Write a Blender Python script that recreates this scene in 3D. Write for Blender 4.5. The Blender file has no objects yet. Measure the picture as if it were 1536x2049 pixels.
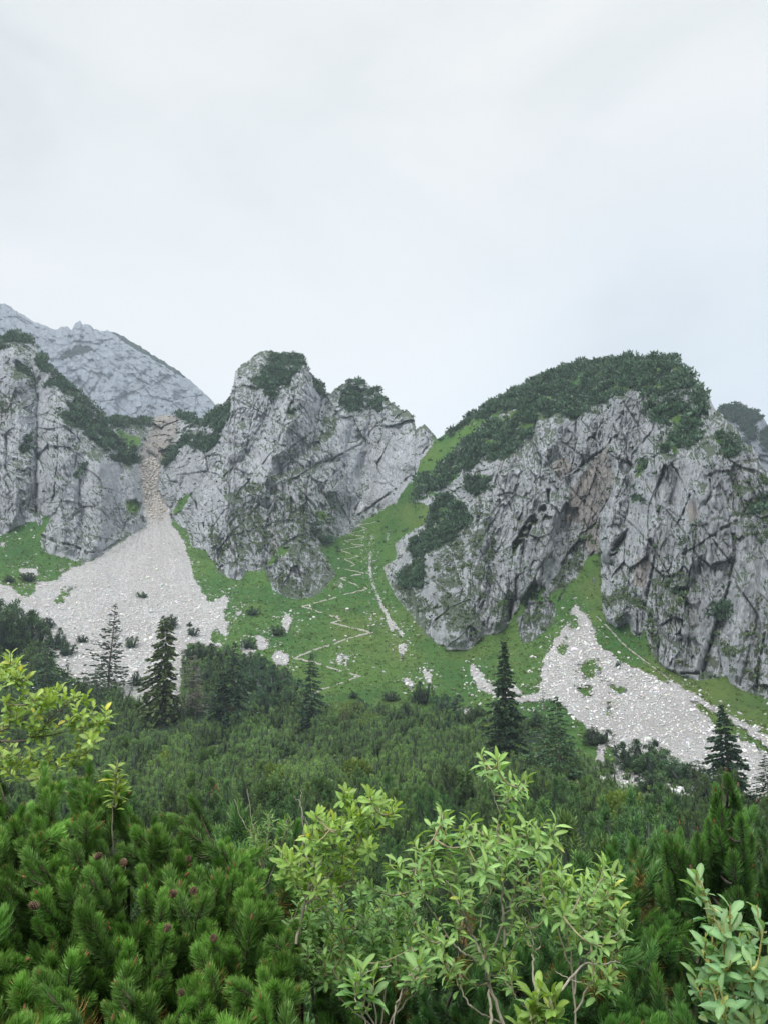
import bpy, math, random
import numpy as np
from mathutils import Vector

rng = np.random.default_rng(7)
random.seed(7)
scene = bpy.context.scene
COL = scene.collection

# ---------------------------------------------------------------- camera, sky, sun, exposure
FPX, CXP, CYP = 1548.0, 768.0, 1024.5          # focal length and centre, in photograph pixels
PITCH = math.atan((1400 - CYP) / FPX)
SP, CP = math.sin(PITCH), math.cos(PITCH)
cam = bpy.data.cameras.new('camera')
cam.sensor_fit = 'VERTICAL'
cam.sensor_height = 36
cam.lens = 36 * FPX / 2049
cam.clip_start, cam.clip_end = 0.05, 9000
camo = bpy.data.objects.new('camera', cam)
COL.objects.link(camo)
camo.rotation_euler = (math.pi / 2 + PITCH, 0, 0)
scene.camera = camo

SUN_EL, SUN_AZ = math.radians(43), math.radians(207)     # azimuth clockwise from +Y
world = bpy.data.worlds.new('World')
scene.world = world
world.use_nodes = True
wt = world.node_tree
for n in list(wt.nodes):
    wt.nodes.remove(n)
def WN(t, **k):
    n = wt.nodes.new(t)
    for a, b in k.items():
        setattr(n, a, b)
    return n
w_out = WN('ShaderNodeOutputWorld')
w_bg = WN('ShaderNodeBackground')
w_sky = WN('ShaderNodeTexSky')
w_sky.sky_type = 'NISHITA'
w_sky.sun_disc = False
w_sky.sun_elevation = SUN_EL
w_sky.sun_rotation = SUN_AZ
w_tc = WN('ShaderNodeTexCoord')
w_map = WN('ShaderNodeMapping')
w_map.inputs['Scale'].default_value = (1.0, 1.0, 2.2)
w_map.inputs['Location'].default_value = (3.1, 0.4, 1.3)
w_n1 = WN('ShaderNodeTexNoise')
w_n1.inputs['Scale'].default_value = 1.9
w_n1.inputs['Detail'].default_value = 5
w_n1.inputs['Roughness'].default_value = 0.5
w_n1.inputs['Distortion'].default_value = 0.6
w_r1 = WN('ShaderNodeValToRGB')
e = w_r1.color_ramp.elements
e[0].position, e[0].color = 0.36, (0.70, 0.72, 0.725, 1)
e[1].position, e[1].color = 0.585, (0.91, 0.91, 0.895, 1)
x_ = e.new(0.46); x_.color = (0.81, 0.835, 0.83, 1)
# overcast sky: brighter overhead (above the frame), a glow low over the saddle
w_sep = WN('ShaderNodeSeparateXYZ')
w_zen = WN('ShaderNodeMapRange'); w_zen.interpolation_type = 'SMOOTHSTEP'
w_zen.inputs['From Min'].default_value = 0.74
w_zen.inputs['From Max'].default_value = 0.93
w_zen.inputs['To Min'].default_value = 1.0
w_zen.inputs['To Max'].default_value = 4.3
w_dot = WN('ShaderNodeVectorMath', operation='DOT_PRODUCT')
w_dot.inputs[1].default_value = Vector((-0.12, 0.93, 0.33)).normalized()
w_glow = WN('ShaderNodeMapRange'); w_glow.interpolation_type = 'SMOOTHSTEP'
w_glow.inputs['From Min'].default_value = 0.90
w_glow.inputs['From Max'].default_value = 1.0
w_glow.inputs['To Min'].default_value = 0.0
w_glow.inputs['To Max'].default_value = 0.75
w_gm = WN('ShaderNodeMix', data_type='RGBA')
w_gm.inputs['B'].default_value = (0.93, 0.95, 0.95, 1)
w_blue = WN('ShaderNodeVectorMath', operation='DOT_PRODUCT')
w_blue.inputs[1].default_value = Vector((0.36, 0.86, 0.36)).normalized()
w_bl = WN('ShaderNodeMapRange'); w_bl.interpolation_type = 'SMOOTHSTEP'
w_bl.inputs['From Min'].default_value = 0.93
w_bl.inputs['From Max'].default_value = 1.0
w_bl.inputs['To Min'].default_value = 0.0
w_bl.inputs['To Max'].default_value = 0.5
w_bm = WN('ShaderNodeMix', data_type='RGBA')
w_bm.inputs['B'].default_value = (0.66, 0.735, 0.80, 1)
w_mul = WN('ShaderNodeVectorMath', operation='SCALE')
w_ss = WN('ShaderNodeVectorMath', operation='SCALE')
w_ss.inputs['Scale'].default_value = 0.08
w_mx = WN('ShaderNodeMix', data_type='RGBA')
w_mx.inputs['Factor'].default_value = 0.95
L = wt.links.new
L(w_tc.outputs['Generated'], w_map.inputs['Vector'])
L(w_map.outputs['Vector'], w_n1.inputs['Vector'])
L(w_n1.outputs['Fac'], w_r1.inputs['Fac'])
L(w_tc.outputs['Generated'], w_sep.inputs['Vector'])
L(w_sep.outputs['Z'], w_zen.inputs['Value'])
L(w_tc.outputs['Generated'], w_dot.inputs[0])
L(w_dot.outputs['Value'], w_glow.inputs['Value'])
L(w_tc.outputs['Generated'], w_blue.inputs[0])
L(w_blue.outputs['Value'], w_bl.inputs['Value'])
L(w_bl.outputs['Result'], w_bm.inputs['Factor'])
L(w_r1.outputs['Color'], w_bm.inputs['A'])
L(w_glow.outputs['Result'], w_gm.inputs['Factor'])
L(w_bm.outputs['Result'], w_gm.inputs['A'])
L(w_gm.outputs['Result'], w_mul.inputs[0])
L(w_zen.outputs['Result'], w_mul.inputs['Scale'])
L(w_sky.outputs['Color'], w_ss.inputs[0])
L(w_ss.outputs['Vector'], w_mx.inputs['A'])
L(w_mul.outputs['Vector'], w_mx.inputs['B'])
L(w_mx.outputs['Result'], w_bg.inputs['Color'])
L(w_bg.outputs['Background'], w_out.inputs['Surface'])
w_bg.inputs['Strength'].default_value = 0.49

sun = bpy.data.lights.new('sun', 'SUN')
sun.energy = 1.5
sun.angle = math.radians(22)
sun.color = (1.0, 0.96, 0.9)
suno = bpy.data.objects.new('sun', sun)
COL.objects.link(suno)
sd = Vector((math.sin(SUN_AZ) * math.cos(SUN_EL), math.cos(SUN_AZ) * math.cos(SUN_EL), math.sin(SUN_EL)))
suno.rotation_euler = sd.to_track_quat('Z', 'Y').to_euler()

scene.view_settings.view_transform = 'Standard'
scene.view_settings.look = 'None'
scene.view_settings.exposure = 1.04
scene.view_settings.gamma = 1.0
scene.render.engine = 'CYCLES'
scene.cycles.use_denoising = True
scene.cycles.max_bounces = 5
scene.cycles.diffuse_bounces = 3
scene.cycles.transparent_max_bounces = 4
scene.cycles.volume_bounces = 1

# ---------------------------------------------------------------- helpers
F = np.float32

def ray(px, py):
    """photograph pixel -> (horizontal unit x, y, tan of elevation)"""
    px = np.asarray(px, float); py = np.asarray(py, float)
    dx = (px - CXP) / FPX
    dy = (CYP - py) / FPX
    hy = CP - dy * SP
    v = SP + dy * CP
    h = np.sqrt(dx * dx + hy * hy)
    return dx / h, hy / h, v / h

def at(px, py, R):
    """point seen at a photograph pixel at horizontal range R"""
    x, y, t = ray(px, py)
    return np.stack([x * R, y * R, t * R], -1)

_p = rng.permutation(256).astype(np.int32)
PERM = np.concatenate([_p, _p, _p])
_g = rng.normal(size=(256, 3)); _g /= np.linalg.norm(_g, axis=1)[:, None]
GX, GY, GZ = _g[:, 0].astype(F), _g[:, 1].astype(F), _g[:, 2].astype(F)

def noise(x, y, z=0.0, seed=0):
    """gradient noise, about -0.7..0.7"""
    x = np.asarray(x, F); y = np.asarray(y, F) + F(seed * 17.37)
    z = np.asarray(z, F) + np.zeros_like(x) + F(seed * 5.71)
    xi = np.floor(x); yi = np.floor(y); zi = np.floor(z)
    xf = x - xi; yf = y - yi; zf = z - zi
    X = xi.astype(np.int32) & 255; Y = yi.astype(np.int32) & 255; Z = zi.astype(np.int32) & 255
    u = xf * xf * xf * (xf * (xf * 6 - 15) + 10)
    v = yf * yf * yf * (yf * (yf * 6 - 15) + 10)
    w = zf * zf * zf * (zf * (zf * 6 - 15) + 10)
    def gr(a, b, c):
        i = PERM[PERM[PERM[(X + a) & 255] + ((Y + b) & 255)] + ((Z + c) & 255)]
        return GX[i] * (xf - a) + GY[i] * (yf - b) + GZ[i] * (zf - c)
    def lx(b, c):
        p = gr(0, b, c)
        return p + u * (gr(1, b, c) - p)
    a0 = lx(0, 0); a0 = a0 + v * (lx(1, 0) - a0)
    a1 = lx(0, 1); a1 = a1 + v * (lx(1, 1) - a1)
    return a0 + w * (a1 - a0)

def fbm(x, y, z=0.0, octv=4, seed=0, gain=0.5):
    s = 0; a = 1.0; f = 1.0
    for k in range(octv):
        s = s + a * noise(np.asarray(x) * f, np.asarray(y) * f, np.asarray(z) * f, seed + k * 3)
        a *= gain; f *= 2.03
    return s

def _h(i, j, k):
    n = (i * 374761393 + j * 668265263 + k * 982451653) & 0x7fffffff
    n = ((n ^ (n >> 13)) * 1274126177) & 0x7fffffff
    return ((n ^ (n >> 16)) & 0xffff).astype(F) / F(65535)

def facets(u, v, seed=0, tilt=1.0):
    """blocky relief: every Voronoi cell is a plane of its own tilt and offset; returns (relief, edge distance)"""
    ui = np.floor(u).astype(np.int64); vi = np.floor(v).astype(np.int64)
    b1 = np.full(u.shape, 9.0, F); b2 = np.full(u.shape, 9.0, F)
    val = np.zeros(u.shape, F)
    for a in (-1, 0, 1):
        for b in (-1, 0, 1):
            i = ui + a; j = vi + b
            cx = i + _h(i, j, 1 + seed); cy = j + _h(i, j, 2 + seed)
            du = (u - cx).astype(F); dv = (v - cy).astype(F)
            d = du * du + dv * dv
            pl = (_h(i, j, 3 + seed) - F(.5)) + tilt * (du * (_h(i, j, 4 + seed) - F(.5)) + dv * (_h(i, j, 5 + seed) - F(.5)))
            m = d < b1
            b2 = np.where(m, b1, np.minimum(b2, d))
            val = np.where(m, pl, val)
            b1 = np.where(m, d, b1)
    return val, np.sqrt(b2) - np.sqrt(b1)

def inpoly(x, y, poly):
    p = np.asarray(poly, float)
    r = np.zeros(x.shape, bool)
    bx = (x >= p[:, 0].min()) & (x <= p[:, 0].max()) & (y >= p[:, 1].min()) & (y <= p[:, 1].max())
    xs = x[bx]; ys = y[bx]
    if xs.size == 0:
        return r
    ins = np.zeros(xs.shape, bool)
    q = np.roll(p, 1, 0)
    for (ax, ay), (cx, cy) in zip(p, q):
        if ay == cy:
            continue
        c = ((ay > ys) != (cy > ys)) & (xs < (cx - ax) * (ys - ay) / (cy - ay) + ax)
        ins ^= c
    r[bx] = ins
    return r

def segdist(x, y, line, pad=40):
    """distance to a polyline (large away from it)"""
    d = np.full(x.shape, 999.0, F)
    for (ax, ay), (bx, by) in zip(line[:-1], line[1:]):
        m = (x > min(ax, bx) - pad) & (x < max(ax, bx) + pad) & (y > min(ay, by) - pad) & (y < max(ay, by) + pad)
        xs = x[m]; ys = y[m]
        l2 = (bx - ax) ** 2 + (by - ay) ** 2 + 1e-9
        t = np.clip(((xs - ax) * (bx - ax) + (ys - ay) * (by - ay)) / l2, 0, 1)
        d[m] = np.minimum(d[m], np.hypot(xs - ax - t * (bx - ax), ys - ay - t * (by - ay)))
    return d

def sstep(a, b, x):
    t = np.clip((np.asarray(x, F) - a) / (b - a), 0, 1)
    return t * t * (3 - 2 * t)

def blur(a, s, axis):
    r = int(s * 2.5) + 1
    k = np.exp(-0.5 * (np.arange(-r, r + 1) / s) ** 2); k /= k.sum()
    pad = [(0, 0)] * a.ndim; pad[axis] = (r, r)
    b = np.pad(a, pad, mode='edge')
    out = np.zeros_like(a)
    n = a.shape[axis]
    for i, w in enumerate(k):
        sl = [slice(None)] * a.ndim; sl[axis] = slice(i, i + n)
        out += F(w) * b[tuple(sl)]
    return out

def mesh_np(name, V, Fa, mat=None, cols=None, smooth=False, attrs=None):
    """mesh from a vertex array and a face array (n, 3) or (n, 4)"""
    V = np.ascontiguousarray(V, F); Fa = np.ascontiguousarray(Fa, np.int32)
    me = bpy.data.meshes.new(name)
    k = Fa.shape[1]
    me.vertices.add(len(V)); me.vertices.foreach_set('co', V.ravel())
    me.loops.add(Fa.size); me.loops.foreach_set('vertex_index', Fa.ravel())
    me.polygons.add(len(Fa))
    me.polygons.foreach_set('loop_start', np.arange(0, Fa.size, k, dtype=np.int32))
    if smooth:
        me.polygons.foreach_set('use_smooth', np.ones(len(Fa), bool))
    if cols is not None:
        attrs = dict(attrs or {}); attrs['col'] = cols
    for an, c in (attrs or {}).items():
        at_ = me.attributes.new(an, 'FLOAT_COLOR', 'POINT')
        c4 = np.ones((len(V), 4), F); c4[:, :3] = c
        at_.data.foreach_set('color', c4.ravel())
    me.update(calc_edges=True)
    me.validate()
    if mat is not None:
        me.materials.append(mat)
    return me

def link(name, me, parent=None, loc=None):
    o = bpy.data.objects.new(name, me)
    COL.objects.link(o)
    if parent is not None:
        o.parent = parent
    if loc is not None:
        o.location = loc
    return o

def tag(o, label=None, cat=None, group=None, kind=None):
    if label: o['label'] = label
    if cat: o['category'] = cat
    if group: o['group'] = group
    if kind: o['kind'] = kind
    return o

def thing(name, label, cat, loc, group=None, rotz=0.0, scale=1.0):
    o = bpy.data.objects.new(name, None)
    COL.objects.link(o)
    o.empty_display_size = 0.2
    o.location = tuple(float(a) for a in loc); o.rotation_euler = (0, 0, rotz); o.scale = (scale,) * 3
    return tag(o, label, cat, group)

class Geo:
    """collects triangles with a colour per vertex"""
    def __init__(s):
        s.v = []; s.f = []; s.c = []; s.n = 0
    def add(s, V, T, C):
        V = np.asarray(V, F).reshape(-1, 3)
        C = np.broadcast_to(np.asarray(C, F), V.shape)
        s.v.append(V); s.f.append(np.asarray(T, np.int32) + s.n); s.c.append(C); s.n += len(V)
    def arrays(s):
        return np.concatenate(s.v), np.concatenate(s.f), np.concatenate(s.c)
    def mesh(s, name, mat, origin=None, smooth=False):
        V, T, C = s.arrays()
        if origin is not None:
            V = V - np.asarray(origin, F)
        return mesh_np(name, V, T, mat, cols=C, smooth=smooth)

def frames(D, roll=None):
    """rotation matrices (n,3,3) whose columns are x, y, z with z along D"""
    D = np.asarray(D, float).reshape(-1, 3)
    D = D / np.linalg.norm(D, axis=1)[:, None]
    up = np.where(np.abs(D[:, 2:3]) > 0.95, np.array([[1.0, 0, 0]]), np.array([[0, 0, 1.0]]))
    X = np.cross(up, D); X /= np.linalg.norm(X, axis=1)[:, None]
    Y = np.cross(D, X)
    if roll is not None:
        c, s_ = np.cos(roll)[:, None], np.sin(roll)[:, None]
        X, Y = X * c + Y * s_, Y * c - X * s_
    return np.stack([X, Y, D], -1)

def scatter(proto, P, Rm, S, tint=None):
    """copies of a proto (V, T, C) at points P with rotations Rm and scales S"""
    V, T, C = proto
    P = np.asarray(P, F); n = len(P)
    S = np.asarray(S, F)
    S = np.broadcast_to(S, (n,)) if S.ndim < 2 else S
    if S.ndim == 1:
        VV = np.einsum('nij,kj->nki', Rm.astype(F), V) * S[:, None, None] + P[:, None, :]
    else:
        VV = np.einsum('nij,nkj->nki', Rm.astype(F), V[None] * S[:, None, :]) + P[:, None, :]
    TT = T[None] + (np.arange(n, dtype=np.int32) * len(V))[:, None, None]
    CC = np.broadcast_to(C[None], (n,) + C.shape)
    if tint is not None:
        CC = CC * np.asarray(tint, F).reshape(n, 1, -1)
    return VV.reshape(-1, 3), TT.reshape(-1, 3), np.ascontiguousarray(CC).reshape(-1, 3)

def tube(g, pts, rad, col, sides=6):
    """tapered bent tube through points"""
    P = np.asarray(pts, float); n = len(P)
    rad = np.broadcast_to(np.asarray(rad, float), (n,))
    D = np.gradient(P, axis=0)
    M = frames(D)
    a = np.arange(sides) * 2 * math.pi / sides
    ring = np.stack([np.cos(a), np.sin(a)], 1)
    V = P[:, None, :] + rad[:, None, None] * (ring[None, :, 0:1] * M[:, None, :, 0] + ring[None, :, 1:2] * M[:, None, :, 1])
    T = []
    for i in range(n - 1):
        for j in range(sides):
            a0 = i * sides + j; a1 = i * sides + (j + 1) % sides
            T += [(a0, a1, a1 + sides), (a0, a1 + sides, a0 + sides)]
    g.add(V.reshape(-1, 3), T, col)

def curve(pts, n=None):
    """Catmull-Rom through the points"""
    P = np.asarray(pts, float)
    if len(P) < 3:
        t = np.linspace(0, 1, n or 5)[:, None]
        return P[0] * (1 - t) + P[-1] * t
    k = n or max(6, len(P) * 4)
    Q = np.vstack([2 * P[0] - P[1], P, 2 * P[-1] - P[-2]])
    t = np.linspace(0, len(P) - 1 - 1e-6, k)
    i = t.astype(int); f = (t - i)[:, None]
    a, b, c, d = Q[i], Q[i + 1], Q[i + 2], Q[i + 3]
    return 0.5 * (2 * b + (c - a) * f + (2 * a - 5 * b + 4 * c - d) * f ** 2 + (3 * b - a - 3 * c + d) * f ** 3)

# ---------------------------------------------------------------- materials
class NT:
    def __init__(s, name):
        s.m = bpy.data.materials.new(name); s.m.use_nodes = True
        s.t = s.m.node_tree; s.t.nodes.clear()
        s.out = s.t.nodes.new('ShaderNodeOutputMaterial')
        s.bsdf = s.t.nodes.new('ShaderNodeBsdfPrincipled')
        s.t.links.new(s.bsdf.outputs[0], s.out.inputs['Surface'])
    def n(s, t, **k):
        x = s.t.nodes.new(t)
        for a, b in k.items():
            setattr(x, a, b)
        return x
    def l(s, a, b):
        s.t.links.new(a, b)
    def val(s, x, sock):
        if isinstance(x, (int, float, tuple, list)):
            sock.default_value = x
        else:
            s.l(x, sock)
    def attr(s, name):
        return s.n('ShaderNodeAttribute', attribute_name=name)
    def pos(s, scale=(1, 1, 1)):
        g = s.n('ShaderNodeNewGeometry')
        m = s.n('ShaderNodeMapping'); m.inputs['Scale'].default_value = scale
        s.l(g.outputs['Position'], m.inputs['Vector'])
        return m.outputs['Vector']
    def noise(s, vec, scale, detail=4, rough=0.55, dist=0.0):
        x = s.n('ShaderNodeTexNoise')
        x.inputs['Scale'].default_value = scale; x.inputs['Detail'].default_value = detail
        x.inputs['Roughness'].default_value = rough; x.inputs['Distortion'].default_value = dist
        s.l(vec, x.inputs['Vector'])
        return x.outputs['Fac']
    def ramp(s, fac, stops):
        x = s.n('ShaderNodeValToRGB'); e = x.color_ramp.elements
        while len(e) < len(stops):
            e.new(0.5)
        for el, (p, c) in zip(e, stops):
            el.position = p; el.color = (c, c, c, 1) if isinstance(c, (int, float)) else tuple(c) + (1,)
        s.l(fac, x.inputs['Fac'])
        return x.outputs['Color']
    def mix(s, f, a, b, mode='MIX'):
        x = s.n('ShaderNodeMix', data_type='RGBA', blend_type=mode)
        s.val(f, x.inputs['Factor'])
        for v, sk in ((a, x.inputs['A']), (b, x.inputs['B'])):
            s.val(tuple(v) + (1,) if isinstance(v, tuple) and len(v) == 3 else v, sk)
        return x.outputs['Result']
    def math(s, op, a, b=0.0, clamp=False):
        x = s.n('ShaderNodeMath', operation=op, use_clamp=clamp)
        s.val(a, x.inputs[0]); s.val(b, x.inputs[1])
        return x.outputs[0]
    def mr(s, v, a, b, c=0.0, d=1.0):
        x = s.n('ShaderNodeMapRange'); x.interpolation_type = 'SMOOTHSTEP'
        s.val(v, x.inputs['Value'])
        for k, q in zip(('From Min', 'From Max', 'To Min', 'To Max'), (a, b, c, d)):
            x.inputs[k].default_value = q
        return x.outputs['Result']
    def bump(s, h, strength, dist):
        x = s.n('ShaderNodeBump')
        x.inputs['Strength'].default_value = strength; x.inputs['Distance'].default_value = dist
        s.l(h, x.inputs['Height'])
        s.l(x.outputs['Normal'], s.bsdf.inputs['Normal'])

def mat_terrain(name='terrain', rock_tint=(1, 1, 1), ledge_amt=0.85):
    """limestone, grass, pine floor, scree, brown slide rock and path earth, mixed by the zone attributes"""
    s = NT(name)
    za = s.n('ShaderNodeSeparateColor'); s.l(s.attr('za').outputs['Color'], za.inputs[0])   # grass, pine, scree
    zb = s.n('ShaderNodeSeparateColor'); s.l(s.attr('zb').outputs['Color'], zb.inputs[0])   # brown, moss, path
    p1 = s.pos()
    pv = s.pos((1, 1, 0.28))
    edge = s.noise(p1, 0.35, 5, 0.65)
    fine = s.noise(p1, 2.2, 4, 0.65)
    e2 = s.math('ADD', s.math('MULTIPLY', edge, 0.6), s.math('MULTIPLY', fine, 0.4))
    def weight(sock, lo=0.0, hi=1.0):
        a = s.math('ADD', sock, s.math('MULTIPLY', s.math('SUBTRACT', e2, 0.5), 2.2))
        return s.mr(a, 0.44, 0.58)
    # rock
    st = s.noise(pv, 0.85, 8, 0.78, 0.5)
    big = s.noise(pv, 0.06, 4, 0.6)
    rock = s.ramp(st, [(0.26, (0.15, 0.175, 0.21)), (0.37, (0.40, 0.435, 0.49)), (0.50, (0.58, 0.62, 0.68)), (0.70, (0.80, 0.82, 0.85))])
    fleck = s.noise(s.pos((1, 1, 0.24)), 2.2, 6, 0.82, 0.35)
    rock = s.mix(0.8, rock, s.ramp(fleck, [(0.32, 0.35), (0.44, 0.85), (0.56, 1.08), (0.70, 1.35)]), 'MULTIPLY')
    grey = s.mr(s.noise(pv, 0.22, 6, 0.7, 0.6), 0.52, 0.64)
    rock = s.mix(s.math('MULTIPLY', grey, 0.5), rock, (0.27, 0.30, 0.31))
    rock = s.mix(s.mr(big, 0.35, 0.7), rock, s.mix(0.45, rock, (0.36, 0.385, 0.43)), 'MIX')
    warm = s.mr(s.noise(pv, 0.045, 3, 0.6), 0.60, 0.74)
    rock = s.mix(s.math('MULTIPLY', warm, 0.45), rock, (0.40, 0.345, 0.29))
    brown = s.ramp(s.noise(pv, 0.35, 6, 0.7), [(0.3, (0.12, 0.105, 0.10)), (0.5, (0.29, 0.255, 0.225)), (0.66, (0.42, 0.345, 0.265)), (0.8, (0.5, 0.45, 0.4))])
    rock = s.mix(s.math('MULTIPLY', weight(zb.outputs[0]), 0.65), rock, brown)
    # ledges that face up carry grass and moss
    geo = s.n('ShaderNodeNewGeometry')
    nz = s.n('ShaderNodeSeparateXYZ'); s.l(geo.outputs['Normal'], nz.inputs[0])
    led = s.math('ADD', nz.outputs['Z'], s.math('MULTIPLY', s.math('SUBTRACT', e2, 0.5), 1.5))
    led = s.math('ADD', led, s.math('MULTIPLY', zb.outputs[1], 0.34))
    ledge = s.mr(led, 0.46, 0.68)
    moss = s.ramp(fine, [(0.3, (0.035, 0.06, 0.032)), (0.7, (0.09, 0.14, 0.055))])
    rock = s.mix(s.math('MULTIPLY', s.math('MULTIPLY', ledge, ledge_amt), s.mr(zb.outputs[0], 0.2, 0.8, 1.0, 0.12)), rock, moss)
    # grass
    gn = s.noise(p1, 0.05, 4, 0.6)
    gf = s.noise(p1, 0.9, 5, 0.7)
    grass = s.mix(s.mr(gn, 0.35, 0.65), (0.072, 0.195, 0.050), (0.135, 0.258, 0.062))
    grass = s.mix(s.math('MULTIPLY', s.mr(gf, 0.42, 0.66), 0.5), grass, (0.06, 0.135, 0.042))
    dry = s.mr(s.noise(s.pos((1, 1, 1.6)), 0.022, 5, 0.65, 0.4), 0.48, 0.66)
    grass = s.mix(s.math('MULTIPLY', dry, 0.6), grass, (0.185, 0.245, 0.070))
    damp = s.mr(s.noise(s.pos((1.3, 1.3, 0.5)), 0.04, 4, 0.6, 0.3), 0.56, 0.70)
    grass = s.mix(s.math('MULTIPLY', damp, 0.55), grass, (0.040, 0.115, 0.045))
    speck = s.mr(s.noise(p1, 1.5, 3, 0.6), 0.76, 0.80)
    grass = s.mix(speck, grass, (0.42, 0.42, 0.40))
    wg = weight(za.outputs[0])
    c = s.mix(wg, rock, grass)
    # scree
    sf = s.noise(p1, 1.6, 6, 0.8)
    vor = s.n('ShaderNodeTexVoronoi'); vor.inputs['Scale'].default_value = 1.3
    s.l(p1, vor.inputs['Vector'])
    sb = s.noise(p1, 0.09, 4, 0.6)
    scree = s.ramp(sf, [(0.30, (0.20, 0.20, 0.21)), (0.40, (0.58, 0.58, 0.595)), (0.7, (0.84, 0.84, 0.84))])
    scree = s.mix(0.35, scree, s.ramp(vor.outputs['Color'], [(0.0, 0.33), (1.0, 0.66)]))
    scree = s.mix(s.mr(sb, 0.35, 0.7, 0.0, 0.5), scree, (0.47, 0.455, 0.445))
    scree = s.mix(s.math('MULTIPLY', zb.outputs[0], 0.5), scree, s.mix(fine, (0.32, 0.295, 0.275), (0.56, 0.515, 0.475)))
    wsx = weight(za.outputs[2])
    c = s.mix(wsx, c, scree)
    # runnels of finer and dirtier debris down the fans
    zc = s.n('ShaderNodeSeparateColor'); s.l(s.attr('zc').outputs['Color'], zc.inputs[0])
    c = s.mix(s.math('MULTIPLY', wsx, s.mr(zc.outputs[0], 0.5, 0.8, 0.0, 0.4)), c, s.mix(fine, (0.40, 0.395, 0.39), (0.58, 0.57, 0.56)))
    # pine floor
    c = s.mix(weight(za.outputs[1]), c, s.mix(fine, (0.022, 0.042, 0.030), (0.045, 0.085, 0.045)))
    # path
    c = s.mix(s.mr(zb.outputs[2], 0.35, 0.6), c, s.mix(fine, (0.36, 0.35, 0.30), (0.68, 0.66, 0.61)))
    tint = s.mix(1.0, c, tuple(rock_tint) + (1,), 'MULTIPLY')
    s.l(tint, s.bsdf.inputs['Base Color'])
    s.bsdf.inputs['Roughness'].default_value = 0.95
    s.bsdf.inputs['Specular IOR Level'].default_value = 0.15
    hb = s.math('ADD', s.noise(p1, 1.1, 7, 0.8), s.math('ADD', s.math('MULTIPLY', st, 1.6), s.math('MULTIPLY', fleck, 1.0)))
    hb = s.math('ADD', hb, s.math('MULTIPLY', gf, 0.5))
    s.bump(hb, 0.9, 1.1)
    return s.m

def mat_leaf(name, rough=0.5, trans=0.35, spec=0.4, vary=0.18):
    s = NT(name)
    col = s.attr('col').outputs['Color']
    oi = s.n('ShaderNodeObjectInfo')
    hs = s.n('ShaderNodeHueSaturation')
    s.l(col, hs.inputs['Color'])
    s.l(s.mr(oi.outputs['Random'], 0, 1, 1 - vary, 1 + vary), hs.inputs['Value'])
    s.l(s.mr(s.math('FRACT', s.math('MULTIPLY', oi.outputs['Random'], 7.3)), 0, 1, 0.5 - vary * .07, 0.5 + vary * .04), hs.inputs['Hue'])
    s.bsdf.inputs['Roughness'].default_value = rough
    s.bsdf.inputs['Specular IOR Level'].default_value = spec
    s.l(hs.outputs['Color'], s.bsdf.inputs['Base Color'])
    if trans > 0:
        tr = s.n('ShaderNodeBsdfTranslucent')
        t2 = s.mix(1.0, hs.outputs['Color'], (1.25, 1.25, 0.55, 1), 'MULTIPLY')
        s.l(t2, tr.inputs['Color'])
        mx = s.n('ShaderNodeMixShader'); mx.inputs[0].default_value = trans
        s.l(s.bsdf.outputs[0], mx.inputs[1]); s.l(tr.outputs[0], mx.inputs[2])
        s.l(mx.outputs[0], s.out.inputs['Surface'])
    return s.m

def mat_bark(name, scale=40):
    s = NT(name)
    col = s.attr('col').outputs['Color']
    n = s.noise(s.pos((1, 1, 0.25)), scale, 5, 0.7)
    s.l(s.mix(1.0, col, s.ramp(n, [(0.3, 0.45), (0.7, 1.3)]), 'MULTIPLY'), s.bsdf.inputs['Base Color'])
    s.bsdf.inputs['Roughness'].default_value = 0.9
    s.bump(n, 0.5, 0.3 / scale)
    return s.m

def mat_stone(name):
    s = NT(name)
    n = s.noise(s.pos(), 3.0, 5, 0.7)
    s.l(s.mix(1.0, s.attr('col').outputs['Color'], s.ramp(n, [(0.3, 0.6), (0.7, 1.2)]), 'MULTIPLY'), s.bsdf.inputs['Base Color'])
    s.bsdf.inputs['Roughness'].default_value = 0.95
    s.bump(n, 0.4, 0.2)
    return s.m

M_TERRAIN = mat_terrain()
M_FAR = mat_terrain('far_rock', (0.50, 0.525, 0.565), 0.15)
M_NEEDLE = mat_leaf('pine_needles', 0.5, 0.10, 0.35, 0.32)
M_NEAR_NEEDLE = mat_leaf('glossy_needles', 0.38, 0.2, 0.5, 0.05)
M_LEAF = mat_leaf('willow_leaves', 0.42, 0.38, 0.45, 0.05)
M_BARK = mat_bark('bark')
M_FARBARK = mat_bark('conifer_bark', 3)
M_STONE = mat_stone('limestone_rubble')


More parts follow.
